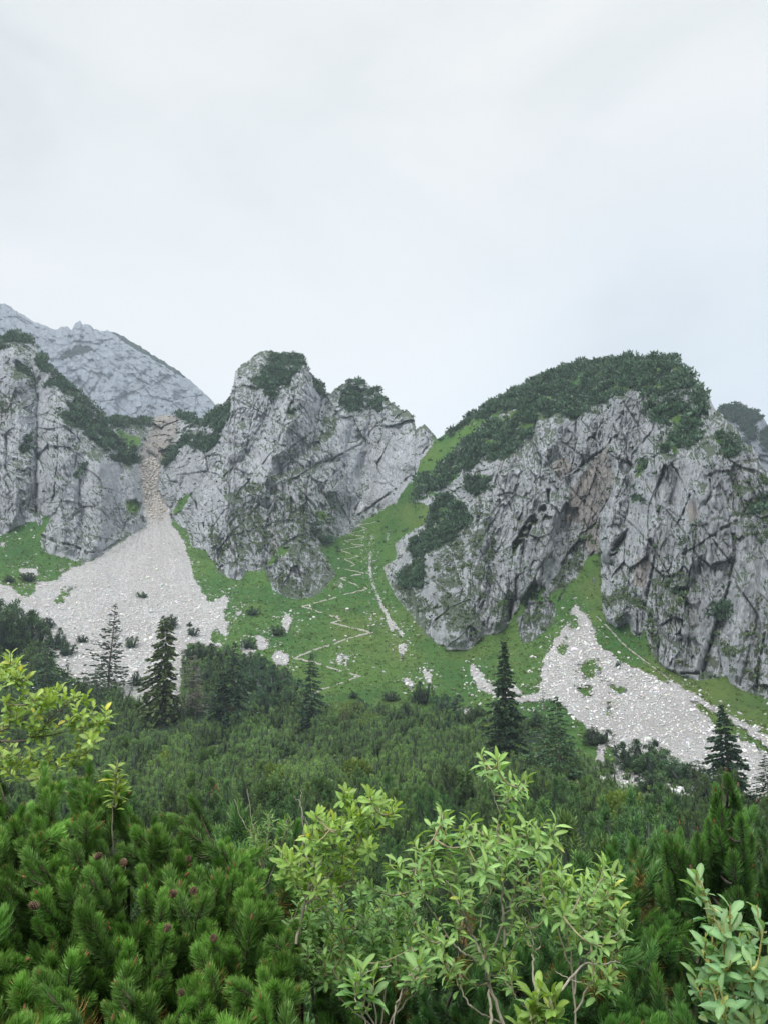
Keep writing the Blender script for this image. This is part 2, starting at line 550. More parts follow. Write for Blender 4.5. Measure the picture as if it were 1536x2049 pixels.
# ---------------------------------------------------------------- the mountainside (one surface, traced crest, real ranges)
YBOT = 1620.0
CREST = [(-400, 560), (-60, 655), (0, 678), (20, 670), (30, 665), (44, 669), (63, 675), (69, 685), (80, 709), (91, 719), (105, 736), (118, 742), (135, 770),
         (159, 783), (179, 807), (196, 824), (206, 838), (213, 837), (230, 835), (250, 834), (262, 838), (285, 840), (300, 842), (312, 833), (333, 830), (355, 831),
         (372, 831), (385, 835), (396, 843), (403, 847), (418, 835), (433, 824), (448, 816), (457, 810), (460, 796), (463, 784), (469, 763), (471, 744),
         (486, 731), (501, 721), (512, 708), (522, 705), (531, 703), (550, 706), (556, 714), (562, 712), (581, 712), (599, 718), (609, 725), (616, 740),
         (626, 755), (633, 769), (645, 780), (649, 789), (662, 789), (671, 780), (683, 774), (698, 771), (704, 766), (711, 763), (728, 763), (732, 774),
         (743, 782), (750, 778), (762, 789), (777, 803), (796, 816), (822, 829), (829, 840), (831, 860), (838, 857), (848, 850), (856, 857), (864, 866), (874, 878),
         (890, 869), (916, 852), (942, 836), (968, 817), (991, 804), (1017, 787), (1052, 771), (1082, 755), (1105, 745), (1131, 735), (1163, 726), (1196, 726),
         (1240, 722), (1263, 718), (1285, 720), (1310, 718), (1347, 720), (1358, 731), (1365, 742), (1384, 757), (1395, 775), (1417, 793),
         (1424, 808), (1431, 821), (1442, 826), (1453, 841), (1479, 863), (1486, 885), (1504, 892), (1523, 932), (1536, 947), (1640, 1040), (1900, 1150)]
BASE = [(-400, 1150), (0, 1071), (13, 1067), (34, 1054), (68, 1040), (80, 1050), (82, 1088), (88, 1105), (112, 1111), (142, 1118), (169, 1125), (190, 1115), (217, 1101),
        (244, 1084), (271, 1064), (296, 1050), (310, 1040), (339, 1031), (358, 1050), (377, 1065), (384, 1095), (411, 1099), (420, 1116), (433, 1126), (435, 1144),
        (448, 1150), (467, 1160), (482, 1161), (490, 1148), (492, 1141), (509, 1143), (531, 1139), (535, 1156), (550, 1182), (569, 1194), (596, 1201), (630, 1194),
        (652, 1175), (671, 1152), (673, 1114), (682, 1092), (690, 1073), (713, 1061), (728, 1046), (745, 1060), (757, 1100), (764, 1126), (776, 1162), (792, 1194), (821, 1227),
        (847, 1266), (870, 1285), (886, 1292), (896, 1300), (919, 1303), (942, 1297), (958, 1282), (965, 1272), (997, 1266), (1010, 1256), (1020, 1240), (1033, 1230),
        (1037, 1262), (1041, 1285), (1062, 1285), (1088, 1263), (1108, 1246), (1114, 1214), (1112, 1183), (1134, 1171), (1150, 1158), (1171, 1132), (1173, 1116), (1199, 1108),
        (1191, 1156), (1190, 1185), (1204, 1214), (1212, 1244), (1234, 1258), (1256, 1245), (1274, 1229), (1287, 1211), (1289, 1255), (1272, 1285), (1278, 1298),
        (1307, 1317), (1329, 1335), (1362, 1350), (1396, 1361), (1438, 1357), (1453, 1353), (1460, 1368), (1482, 1379), (1512, 1392), (1536, 1399), (1900, 1480)]
BASE = sorted(BASE)
GRASS = [
    [(735, 1062), (728, 1042), (762, 1027), (792, 1005), (807, 982), (826, 959), (841, 922), (856, 903), (874, 878), (900, 862), (935, 858), (960, 860), (915, 895),
     (890, 925), (862, 945), (845, 965), (825, 1000), (858, 1014), (853, 1045), (828, 1062), (800, 1078), (780, 1095), (764, 1130), (740, 1145)],
    [(640, 1100), (690, 1073), (713, 1061), (728, 1042), (790, 1005), (790, 1120), (700, 1180)],
    [(343, 1027), (354, 1008), (384, 982), (379, 1001), (362, 1022), (350, 1034)],
    [(577, 960), (607, 963), (599, 971), (580, 969)],
    [(630, 1024), (660, 1016), (664, 1039), (641, 1046)],
    [(560, 1094), (592, 1076), (582, 1096), (563, 1119), (541, 1137), (531, 1145), (534, 1130)],
    [(85, 1036), (112, 1014), (108, 1032), (92, 1062), (80, 1080)],
    [(217, 854), (237, 859), (261, 869), (283, 872), (279, 895), (264, 898), (237, 880), (220, 868)],
    [(254, 1000), (271, 1000), (281, 1013), (271, 1034), (254, 1023)],
    [(1026, 1090), (1040, 1060), (1085, 1009), (1098, 1012), (1065, 1054), (1045, 1087), (1022, 1112)],
    [(1066, 1175), (1078, 1168), (1098, 1190), (1088, 1206), (1062, 1200)],
    [(1165, 1124), (1180, 1112), (1202, 1104), (1196, 1160), (1170, 1150)],
    [(1030, 1240), (1050, 1219), (1060, 1194), (1074, 1172), (1066, 1164), (1048, 1190), (1040, 1210), (1024, 1236)], [(1096, 1196), (1112, 1180), (1125, 1176), (1114, 1214), (1104, 1206)],
    [(1270, 951), (1287, 914), (1297, 925), (1286, 948), (1266, 968)],
    [(905, 862), (960, 838), (985, 842), (950, 868), (918, 880)], [(985, 836), (1040, 818), (1060, 822), (1020, 845), (990, 852)],
]
MOSS = [
    [(569, 907), (607, 876), (630, 861), (633, 839), (648, 820), (671, 803), (683, 823), (675, 857), (652, 880), (607, 891), (580, 907)],
    [(479, 944), (584, 959), (645, 982), (682, 993), (660, 1058), (682, 1092), (671, 1152), (596, 1201), (535, 1156), (531, 1133), (433, 1133), (384, 1095), (463, 1020)],
    [(860, 1010), (985, 1030), (1000, 1130), (960, 1260), (850, 1260), (790, 1170), (850, 1100)],
    [(1040, 1200), (1100, 1190), (1112, 1230), (1060, 1270)],
    [(30, 722), (61, 736), (74, 770), (51, 790), (20, 780)], [(0, 790), (40, 780), (30, 830), (0, 830)],
    [(1300, 1160), (1360, 1130), (1400, 1180), (1320, 1250)], [(1480, 1260), (1540, 1150), (1640, 1240), (1560, 1390), (1500, 1370)],
    [(1460, 970), (1530, 940), (1560, 1080), (1470, 1080)],
]
PINE = [
    [(838, 957), (825, 999), (847, 1002), (870, 986), (896, 973), (922, 947), (948, 934), (961, 921), (1000, 918), (1026, 905), (1049, 882), (1062, 862), (1069, 843),
     (1098, 833), (1114, 823), (1131, 833), (1150, 843), (1166, 826), (1190, 812), (1212, 804), (1226, 790), (1256, 779), (1290, 785), (1300, 800), (1330, 790),
     (1350, 775), (1388, 775), (1400, 745), (1380, 700), (1180, 690), (1000, 780), (900, 850), (885, 880), (935, 862), (905, 905), (880, 930), (860, 945)],
    [(870, 989), (909, 989), (935, 1018), (945, 1038), (922, 1058), (903, 1087), (886, 1090), (880, 1097), (851, 1103), (847, 1136), (847, 1178), (821, 1181), (799, 1175),
     (799, 1152), (818, 1136), (825, 1116), (818, 1093), (838, 1077), (847, 1064), (857, 1031)],
    [(929, 957), (968, 950), (987, 950), (974, 983), (948, 992), (929, 980)],
    [(1289, 812), (1329, 801), (1358, 801), (1387, 819), (1402, 837), (1398, 885), (1365, 900), (1340, 914), (1318, 907), (1329, 885), (1340, 856), (1318, 845)],
    [(1395, 772), (1410, 790), (1420, 830), (1400, 830), (1380, 790)],
    [(1424, 863), (1446, 856), (1464, 885), (1479, 907), (1457, 914), (1435, 892)],
    [(1256, 995), (1278, 991), (1289, 1006), (1263, 1009)], [(1270, 929), (1289, 914), (1292, 936), (1270, 951)],
    [(1490, 1002), (1523, 991), (1540, 991), (1540, 1009), (1519, 1031), (1497, 1031)], [(1340, 1178), (1375, 1172), (1372, 1186), (1342, 1190)],
    [(1436, 1225), (1456, 1215), (1454, 1240), (1440, 1244)],
    [(354, 891), (369, 869), (403, 842), (433, 820), (460, 805), (460, 839), (445, 861), (433, 891), (418, 903), (407, 907), (389, 891), (372, 890), (359, 900), (342, 929),
     (326, 937), (321, 918), (332, 898)],
    [(352, 824), (372, 826), (396, 840), (405, 851), (389, 854), (372, 842)],
    [(509, 767), (524, 740), (531, 729), (545, 712), (552, 700), (584, 706), (607, 712), (599, 737), (584, 755), (580, 771), (562, 789), (547, 808), (539, 789), (509, 778)],
    [(626, 755), (645, 772), (648, 793), (628, 787)],
    [(682, 789), (698, 765), (730, 757), (736, 786), (728, 816), (698, 823), (679, 805)], [(739, 780), (752, 772), (768, 795), (766, 820), (747, 823)], [(577, 824), (592, 820), (590, 832), (578, 833)],
    [(637, 1073), (664, 1080), (661, 1095), (640, 1092)], [(622, 1040), (637, 1036), (640, 1070), (624, 1066)],
    [(66, 705), (88, 712), (105, 730), (118, 738), (135, 764), (159, 777), (196, 818), (213, 845), (217, 868), (237, 878), (250, 895), (274, 900), (281, 920), (257, 929),
     (234, 925), (210, 908), (203, 885), (190, 895), (176, 885), (176, 858), (159, 861), (135, 847), (125, 830), (135, 817), (129, 790), (112, 770), (88, 770), (74, 732)],
    [(0, 685), (20, 668), (44, 662), (72, 676), (61, 686), (41, 686), (27, 682), (13, 695), (-20, 698)], [(-200, 600), (-20, 650), (0, 690), (-200, 690)],
    [(30, 722), (61, 736), (74, 770), (64, 770), (51, 746), (30, 739)], [(37, 905), (54, 871), (68, 861), (64, 898), (44, 912)],
    [(149, 946), (162, 929), (179, 922), (170, 946), (149, 957)],
    [(208, 832), (250, 828), (271, 834), (303, 834), (298, 851), (271, 851), (244, 851), (217, 851)],
]
PINE_NOT = [[(900, 868), (960, 838), (985, 842), (950, 870), (918, 884)], [(985, 834), (1040, 818), (1050, 826), (1020, 842), (990, 850)], [(905, 905), (938, 890), (930, 905), (905, 915)],
            [(505, 740), (520, 728), (526, 755), (512, 762)], [(962, 850), (972, 850), (968, 868), (960, 868)]]
SCREE = [
    [(296, 1050), (278, 1064), (250, 1080), (220, 1101), (190, 1119), (169, 1130), (142, 1138), (124, 1148), (118, 1162), (85, 1165), (73, 1162), (71, 1182), (51, 1196),
     (20, 1175), (0, 1168), (-300, 1190), (-300, 1290), (0, 1280), (44, 1300), (105, 1330), (160, 1365), (240, 1398), (345, 1420), (360, 1415), (362, 1350), (366, 1315), (376, 1287),
     (400, 1284), (427, 1297), (440, 1300), (447, 1287), (423, 1284), (420, 1267), (433, 1256), (443, 1273), (455, 1270), (454, 1253), (467, 1246), (450, 1243),
     (447, 1223), (457, 1216), (459, 1199), (450, 1190), (437, 1199), (420, 1206), (403, 1182), (386, 1152), (383, 1124), (372, 1094), (359, 1070), (345, 1050),
     (342, 1027), (325, 1003), (315, 983), (315, 952), (320, 928), (308, 915), (281, 924), (283, 986), (288, 1030)],
    [(508, 1273), (525, 1272), (540, 1280), (535, 1300), (518, 1300)], [(541, 1314), (562, 1300), (579, 1311), (580, 1331), (555, 1333)],
    [(569, 1229), (584, 1233), (582, 1256), (572, 1270), (565, 1250)], [(674, 1317), (684, 1305), (689, 1311), (677, 1329)], [(690, 1310), (697, 1312), (695, 1330), (688, 1325)],
    [(802, 1358), (816, 1353), (829, 1368), (822, 1380)], [(846, 1331), (863, 1351), (863, 1368), (851, 1365)], [(480, 1290), (510, 1300), (505, 1316), (490, 1312)],
    [(38, 1140), (62, 1134), (78, 1146), (74, 1154), (42, 1152)], [(0, 1086), (14, 1088), (10, 1094), (0, 1094)], [(925, 1420), (942, 1414), (946, 1428), (930, 1430)],
    [(1148, 1210), (1132, 1245), (1103, 1291), (1088, 1316), (1082, 1349), (1078, 1386), (1045, 1390), (1024, 1369), (999, 1382), (974, 1365), (950, 1332), (939, 1328),
     (945, 1357), (962, 1382), (999, 1394), (1045, 1407), (1099, 1398), (1132, 1419), (1165, 1448), (1196, 1485), (1190, 1520), (1180, 1560), (1230, 1575), (1300, 1590),
     (1480, 1600), (1560, 1610), (1900, 1615), (1900, 1590), (1540, 1508), (1480, 1470), (1434, 1467), (1426, 1444), (1372, 1398), (1314, 1357), (1240, 1324), (1223, 1307), (1198, 1295), (1186, 1254), (1165, 1220)],
    [(1330, 1352), (1365, 1378), (1397, 1394), (1442, 1423), (1492, 1448), (1540, 1470), (1900, 1560), (1900, 1590), (1540, 1500), (1480, 1455), (1420, 1420), (1385, 1402), (1362, 1400)],
]
SCREE_NOT = [[(1165, 1324), (1190, 1320), (1202, 1340), (1190, 1361), (1165, 1357), (1153, 1340)], [(1215, 1361), (1252, 1374), (1252, 1390), (1223, 1386)],
             [(1153, 1374), (1185, 1369), (1182, 1394), (1160, 1390)], [(1130, 1245), (1140, 1225), (1158, 1248), (1150, 1268)], [(1108, 1300), (1130, 1270), (1138, 1290), (1120, 1310)],
             [(1385, 1408), (1420, 1428), (1480, 1466), (1530, 1502), (1520, 1508), (1470, 1474), (1440, 1452), (1425, 1440)], [(1210, 1410), (1218, 1406), (1220, 1432), (1212, 1430)],
             [(110, 1200), (140, 1168), (146, 1176), (118, 1212)], [(1200, 1500), (1225, 1490), (1240, 1520), (1210, 1530)]]
BROWN = [
    [(1215, 878), (1219, 914), (1230, 965), (1212, 1009), (1197, 1046), (1197, 1105), (1171, 1112), (1164, 1046), (1124, 1046), (1138, 984), (1157, 954), (1193, 914)],
    [(312, 828), (357, 828), (357, 851), (353, 880), (338, 905), (322, 925), (318, 952), (322, 985), (335, 1010), (325, 1040), (295, 1035), (284, 986), (279, 918), (284, 898), (305, 851)],
    [(1100, 930), (1130, 915), (1150, 940), (1110, 960)], [(1372, 1005), (1392, 1000), (1396, 1040), (1376, 1050)], [(1270, 1110), (1300, 1125), (1290, 1180), (1266, 1170)],
]
# long fissures and ledges of the cliffs: (polyline, depth in m, half width in px)
CRACKS = [
    ([(76, 790), (76, 851), (73, 905), (71, 952), (73, 1022)], 9, 4.5), ([(115, 861), (118, 902), (112, 952), (108, 1000)], 6, 3), ([(85, 1071), (112, 1084), (146, 1091), (176, 1106)], 6, 4),
    ([(172, 1106), (200, 1104), (240, 1080)], 4, 3), ([(60, 700), (70, 760), (74, 800)], 5, 3), ([(160, 960), (158, 1010), (168, 1050)], 4, 3), ([(245, 1060), (260, 1035), (285, 1005)], 4, 3),
    ([(150, 850), (160, 890), (150, 930)], 4, 3),
    ([(560, 935), (581, 959), (596, 956), (633, 929), (667, 918), (684, 908)], 7, 4), ([(577, 900), (600, 884), (622, 866)], 5, 3), ([(512, 800), (500, 860), (492, 905)], 5, 3),
    ([(455, 865), (480, 868), (496, 868)], 3, 3), ([(612, 735), (590, 790), (572, 840), (560, 880)], 5, 4), ([(648, 792), (632, 835)], 5, 3), ([(385, 990), (398, 1020), (400, 1040)], 6, 5),
    ([(792, 978), (770, 995), (735, 1020), (716, 1030)], 7, 4), ([(830, 945), (810, 960)], 6, 4), ([(690, 905), (720, 890), (760, 860), (790, 850)], 3, 3), ([(420, 1060), (460, 1010), (500, 960)], 5, 4),
    ([(640, 990), (655, 960), (690, 930)], 3, 3), ([(433, 1120), (470, 1060), (520, 1010)], 4, 4), ([(740, 800), (745, 850), (735, 880)], 4, 3), ([(850, 866), (858, 890), (846, 905)], 5, 3),
    ([(700, 960), (720, 1000), (706, 1030)], 4, 3), ([(540, 1120), (580, 1080), (640, 1060)], 4, 4),
    ([(1068, 845), (1062, 880), (1082, 915), (1080, 970)], 6, 3), ([(1094, 980), (1096, 1004)], 8, 4), ([(1150, 845), (1152, 880), (1148, 905), (1140, 950)], 6, 3.5), ([(1232, 870), (1200, 905), (1170, 925), (1150, 945)], 9, 5),
    ([(1212, 800), (1230, 860), (1235, 880)], 6, 3), ([(1168, 1000), (1170, 1045)], 6, 3), ([(1214, 1000), (1190, 1050), (1160, 1070)], 6, 4), ([(1225, 1100), (1245, 1080), (1255, 1060)], 8, 7),
    ([(1290, 1210), (1302, 1150), (1310, 1110), (1300, 1080)], 9, 6), ([(1222, 1112), (1232, 1106)], 7, 5), ([(1020, 1238), (1017, 1215), (1024, 1202)], 16, 5), ([(1049, 1214), (1056, 1196)], 8, 4),
    ([(1466, 1070), (1470, 1110), (1455, 1180), (1440, 1230), (1420, 1290), (1405, 1350)], 10, 6), ([(1316, 1310), (1316, 1240), (1310, 1170)], 7, 4), ([(1512, 1380), (1520, 1310), (1535, 1250)], 9, 5),
    ([(1480, 1370), (1500, 1290), (1520, 1220)], 5, 4), ([(1500, 1000), (1480, 1040), (1440, 1060), (1400, 1090), (1360, 1110)], 5, 4), ([(1345, 1040), (1340, 1070), (1365, 1030), (1380, 990)], 6, 4),
    ([(1420, 960), (1422, 990), (1410, 1010)], 5, 4), ([(1018, 1150), (1018, 1220)], 6, 3.5), ([(1040, 1100), (1030, 1160), (1030, 1200)], 5, 3), ([(980, 1000), (975, 1080), (965, 1160)], 5, 3),
    ([(945, 1140), (950, 1220), (940, 1280)], 5, 3), ([(940, 900), (960, 950), (950, 1010)], 4, 3), ([(1100, 850), (1094, 910), (1100, 950)], 5, 3), ([(1000, 930), (985, 990), (990, 1040)], 5, 3.5),
    ([(1070, 1100), (1085, 1140), (1080, 1180)], 4, 3), ([(1120, 1060), (1128, 1110), (1115, 1160)], 4, 3), ([(860, 1250), (900, 1215), (940, 1200)], 5, 3), ([(1330, 930), (1310, 990), (1320, 1040)], 5, 4),
    ([(1250, 960), (1258, 1010), (1245, 1060)], 5, 3), ([(1285, 800), (1275, 860), (1285, 900)], 4, 3), ([(1362, 1348), (1395, 1346)], 5, 3), ([(1375, 1200), (1378, 1270), (1370, 1330)], 4, 3),
    ([(1440, 1250), (1436, 1300), (1444, 1345)], 5, 3.5), ([(1340, 1200), (1345, 1280), (1335, 1320)], 3, 3),
]
# arêtes (+) and gullies (-) that shape the big faces: (polyline, metres, half width in px)
SHAPES = [
    ([(472, 745), (484, 880), (455, 1010), (430, 1100)], 7, 42), ([(612, 728), (590, 830), (545, 920), (520, 990)], 9, 40), ([(655, 793), (645, 850), (606, 905), (560, 938)], -8, 26),
    ([(705, 768), (690, 880), (680, 980)], 7, 45), ([(770, 800), (790, 880), (770, 980)], 6, 36), ([(740, 800), (742, 880), (720, 960)], -5, 20), ([(400, 862), (372, 950), (340, 1030)], -7, 24),
    ([(600, 1110), (598, 1190)], 5, 34), ([(530, 1000), (548, 1080), (533, 1140)], -5, 24), ([(440, 960), (480, 1060), (470, 1150)], 5, 30), ([(640, 980), (650, 1050), (664, 1100)], -4, 18),
    ([(500, 905), (430, 960), (390, 1040)], -4, 16), ([(690, 915), (620, 935), (560, 945)], -4, 14), ([(848, 855), (820, 930)], 4, 18),
    ([(30, 690), (38, 850), (30, 1050)], 7, 34), ([(76, 760), (74, 900), (73, 1020)], -8, 22), ([(130, 850), (125, 960), (130, 1090)], 7, 36), ([(200, 930), (205, 1020), (190, 1100)], 6, 34), ([(166, 940), (165, 1060)], -4, 16), ([(262, 940), (268, 1040)], 4, 22),
    ([(1010, 930), (960, 1060), (930, 1280)], 6, 40), ([(985, 960), (985, 1100), (972, 1270)], -4, 18), ([(1120, 850), (1060, 1010), (1000, 1240)], 7, 44), ([(1068, 850), (1085, 960)], -4, 18), ([(1185, 830), (1130, 960), (1080, 1110), (1060, 1180)], 7, 36),
    ([(1150, 860), (1145, 960)], -4, 16), ([(1240, 800), (1232, 960), (1215, 1100)], 8, 30), ([(1330, 920), (1300, 1060), (1235, 1240)], 8, 42), ([(1268, 880), (1255, 1020)], -5, 20), ([(1302, 1090), (1290, 1210)], -5, 16),
    ([(1420, 920), (1390, 1100), (1350, 1340)], 8, 46), ([(1466, 1070), (1440, 1230), (1405, 1350)], -6, 18), ([(1480, 1000), (1490, 1150), (1470, 1350)], 6, 30), ([(1345, 960), (1340, 1060)], -4, 18), ([(870, 1100), (880, 1200), (900, 1290)], 5, 34), ([(925, 1080), (925, 1200)], -3, 16),
    ([(1370, 1150), (1372, 1330)], -3, 14), ([(1520, 1250), (1512, 1390)], -6, 18), ([(1540, 1050), (1545, 1280)], 7, 30),
]
PATH = [(755, 1043), (715, 1052), (735, 1058), (700, 1068), (734, 1075), (690, 1082), (711, 1089), (728, 1091), (677, 1101), (697, 1106), (717, 1113), (690, 1119), (711, 1130), (687, 1138), (728, 1146), (682, 1157),
        (707, 1168), (736, 1178), (690, 1190), (630, 1207), (605, 1213), (623, 1219), (657, 1229), (684, 1240), (663, 1245), (697, 1255), (745, 1265), (711, 1273),
        (677, 1285), (630, 1300), (589, 1317), (609, 1321), (633, 1326), (677, 1341), (721, 1353), (677, 1368), (643, 1380), (582, 1410), (555, 1422), (531, 1432), (531, 1443), (545, 1450), (530, 1475)]
TRAIL2 = [(1192, 1233), (1215, 1254), (1244, 1287), (1264, 1303), (1297, 1328), (1345, 1364)]
STREAM = [(746, 1065), (740, 1087), (740, 1114), (740, 1138), (743, 1162), (751, 1182), (762, 1209), (773, 1226), (778, 1240), (792, 1253), (806, 1272)]
DEBRIS = [[(771, 1240), (778, 1236), (790, 1262), (782, 1266)], [(795, 1290), (803, 1286), (808, 1312), (800, 1316)], [(806, 1284), (815, 1290), (814, 1306), (806, 1300)],
          [(738, 1230), (746, 1230), (744, 1244), (738, 1242)], [(1098, 1180), (1100, 1180), (1100, 1183), (1098, 1183)], [(470, 1222), (484, 1220), (484, 1232), (472, 1233)],
          [(683, 1163), (690, 1172), (684, 1178), (676, 1172)], [(820, 1080), (834, 1070), (832, 1082), (815, 1095)], [(776, 1060), (781, 1056), (775, 1082), (770, 1082)],
          [(806, 1088), (814, 1078), (806, 1108), (796, 1116)], [(845, 1056), (856, 1046), (850, 1062), (836, 1068)]]

xs = np.concatenate([np.arange(-300, -20, 6.0), np.arange(-20, 1556, 1.3), np.arange(1556, 1836, 6.0)])
NR = 740
cr = np.array(CREST, float); ba = np.array(BASE, float)
jag = noise(xs / 9.0, xs * 0 + 3.3, 0, 5) * 3.0 + noise(xs / 3.6, xs * 0 + 1.3, 0, 6) * 2.0
jag += (6 * np.abs(noise(xs / 7.0, xs * 0 + 2.2, 0, 7)) - 2 + 4 * noise(xs / 15.0, xs * 0 + .2, 0, 8)) * sstep(460, 480, xs) * sstep(880, 860, xs)
cy = np.interp(xs, cr[:, 0], cr[:, 1]) + jag
sv = np.linspace(0, 1, NR) ** 1.04
PX = np.broadcast_to(xs[:, None], (len(xs), NR)).copy()
PY = cy[:, None] + (YBOT - cy)[:, None] * sv[None, :]
# ragged zone borders
WX = PX + 5.5 * fbm(PX / 22, PY / 22, 0, 3, 11) + 3 * noise(PX / 6, PY / 6, 0, 12)
WY = PY + 5.5 * fbm(PX / 22, PY / 22, 0, 3, 13) + 3 * noise(PX / 6, PY / 6, 0, 14)
HX = PX + 2.0 * noise(PX / 10, PY / 10, 0, 15); HY = PY + 2.5 * noise(PX / 10, PY / 10, 0, 16)
SX = PX + 8 * fbm(PX / 14, PY / 10, 0, 4, 17, .7); SY = PY + 8 * fbm(PX / 20, PY / 14, 0, 4, 18, .65)
by = np.interp(HX, ba[:, 0], ba[:, 1])
rockm = HY < by
grassm = ~rockm
gn_ = fbm(PX / 9, PY / 9, 0, 3, 19)
for k_, p in enumerate(GRASS): grassm |= inpoly(WX, WY, p) & ((k_ < 2) | ((k_ >= 11) & (k_ <= 13)) | (gn_ > -0.12))
pinem = np.zeros_like(rockm)
for p in PINE: pinem |= inpoly(WX, WY, p)
for p in PINE_NOT: pinem &= ~inpoly(WX, WY, p)
pgap = fbm(PX / 26, PY / 15, 0, 4, 23) < -0.17
grassm |= pinem & pgap & (PX > 820)
pinem &= ~pgap
mossm = np.zeros_like(rockm)
for p in MOSS: mossm |= inpoly(WX, WY, p)
mossm &= fbm(PX / 13, PY / 17, 0, 3, 22) > 0.02
mossm |= (PX > 900) & (PY - by > -90) & (noise(PX / 30, PY / 30, 0, 21) > 0.12)
screem = np.zeros_like(rockm)
for p in SCREE: screem |= inpoly(SX, SY, p)
SX2 = SX + 22 * fbm(PX / 13, PY / 8, 0, 3, 24); SY2 = SY + 16 * fbm(PX / 13, PY / 8, 0, 3, 25)
for p in SCREE_NOT: screem &= ~(inpoly(SX2, SY2, p) & (noise(PX / 5, PY / 4, 0, 26) > -.25))
for p in DEBRIS: screem |= inpoly(HX, HY, p) & (noise(PX / 3, PY / 3, 0, 31) > -0.15)
sd_ = segdist(HX, HY, STREAM)
screem |= (sd_ < 1.6 + 2.6 * np.clip(noise(PX / 7, PY / 9, 0, 33) + 0.25, 0, 1) + 1.2 * (PY > 1200)) & (noise(PX / 4, PY / 5, 0, 34) > -0.22)
brownm = np.zeros_like(rockm)
for p in BROWN: brownm |= inpoly(WX, WY, p)
pd = np.minimum(segdist(PX + 2.4 * noise(PX / 11, PY / 8, 0, 35), PY + 2.4 * noise(PX / 11, PY / 8, 0, 36), PATH),
                segdist(PX + 1.5 * noise(PX / 7, PY / 7, 0, 35), PY, TRAIL2))
pw = 0.45 + .9 * sstep(1080, 1300, PY) + 1.1 * np.clip(noise(PX / 12, PY / 8, 0, 37), 0, 1)
pathm = pd < pw
pathm &= (noise(PX / 16, PY / 9, 0, 38) > -0.20) | (PY < 1110)
grassm &= ~(rockm & (screem | pinem))
rockw = (rockm & ~grassm & ~screem & ~pinem)

# slope of every zone -> range by integrating up each column
dxs, dys, T = ray(PX, PY)
yy = PY - 60 * sstep(900, 1250, PX)
G = np.interp(yy, [950, 1150, 1300, 1400, 1450, 1500, 1560, 1600], [.62, .50, .46, .36, .22, .08, .0, .0]).astype(F)
G = np.where(rockm, 2.3, G)
G = np.where(rockm & mossm, 1.25, G)
G = np.where(pinem & rockm, 0.95, G)
G = np.where(grassm & rockm, 0.85, G)
G = np.where(screem & rockm, 0.75, G)
col_ = (PX > 212) & (PX < 352) & (PY < 905)
G = np.where(col_ & ~pinem, 0.8, G)
# smooth and integrate on a regular lattice, then read back
lx = np.arange(-300, 1840, 3.0); ly = np.arange(520, YBOT + 1, 2.0)
ic = np.clip(np.searchsorted(xs, lx), 0, len(xs) - 1)
LS = np.clip((ly[None, :] - cy[ic][:, None]) / (YBOT - cy[ic][:, None]), 0, 1) ** (1 / 1.04)
LG = G[ic[:, None], np.rint(LS * (NR - 1)).astype(int)]
LG = blur(blur(LG, 3.5, 0), 5.0, 1)
LT = ray(lx[:, None] + 0 * ly[None, :], ly[None, :] + 0 * lx[:, None])[2]
LG = np.maximum(LG, LT + 0.16)
dT = np.zeros_like(LT); dT[:, :-1] = LT[:, :-1] - LT[:, 1:]
ZV = -11.6
LL = np.log(np.clip(ZV / LT[:, -1], 60, 170))[:, None] + np.cumsum((dT / (LG - LT))[:, ::-1], 1)[:, ::-1]
LL = LL.astype(F); LL = blur(LL, 17.0, 0)
fx = np.clip((PX + 300) / 3.0, 0, len(lx) - 1.001); fy = np.clip((PY - 520) / 2.0, 0, len(ly) - 1.001)
i0 = fx.astype(int); j0 = fy.astype(int); fx -= i0; fy -= j0
lnR = (LL[i0, j0] * (1 - fx) + LL[i0 + 1, j0] * fx) * (1 - fy) + (LL[i0, j0 + 1] * (1 - fx) + LL[i0 + 1, j0 + 1] * fx) * fy
lnR = lnR + 0.025 * np.exp(-(PY - cy[:, None]) / 9.0)
R0 = np.exp(lnR).astype(F)

# relief in metres, towards the camera
rw = blur(blur(rockw.astype(F), 1.2, 0), 1.2, 1)
u = (np.arctan2(dxs, dys) * 330).astype(F)
v = (T * R0).astype(F)
lean = 0.22 * sstep(760, 950, PX) - 0.10 * sstep(420, 300, PX)
uu = u - lean * v
wob = 7 * noise(uu / 45, v / 50, 0, 39) + 2.6 * noise(uu / 16, v / 18, 0, 41)
uw = uu + wob
rel = 4.2 * (0.35 - np.abs(noise(uw / 28, v / 90, 0, 42))) + 2.6 * (0.3 - np.abs(noise(uw / 11, v / 34, 0, 43)))
rel += 3.5 * fbm(uu / 45, v / 40, 0, 3, 44)
f1, e1 = facets(uw / 8.5 + .25 * noise(uu / 6, v / 9, 0, 45) + .05 * v / 8.5 * noise(uu / 60, v / 60, 0, 40), v / 14.0 + .3 * noise(uu / 9, v / 9, 0, 46), 10, 2.0)
f2, e2 = facets(uw / 3.2 + .3 * noise(uu / 2.5, v / 4, 0, 47), v / 6.5 + .3 * noise(uu / 3, v / 4, 0, 48), 20, 2.0)
rel += 2.3 * f1 - 0.5 * (1 - sstep(0, .06, e1)) + 1.2 * f2 - 0.3 * (1 - sstep(0, .10, e2))
f3, e3 = facets(uw / 1.3 + .4 * noise(uu / 1.1, v / 2, 0, 58), v / 3.0 + .4 * noise(uu / 1.4, v / 2, 0, 59), 30, 2.0)
rel += 0.55 * f3
for (a, b, dep, wd, sd0) in ((19, 70, 1.3, .022, 51), (8, 24, .6, .028, 52), (1.6, 5, 0.6, .10, 53)):
    n_ = noise(uw / a, v / b, 0, sd0)
    rel -= dep * (1 - sstep(0, wd, np.abs(n_)))
n_ = noise((uu + 0.8 * v) / 14, (v - 0.5 * uu) / 40, 0, 54)
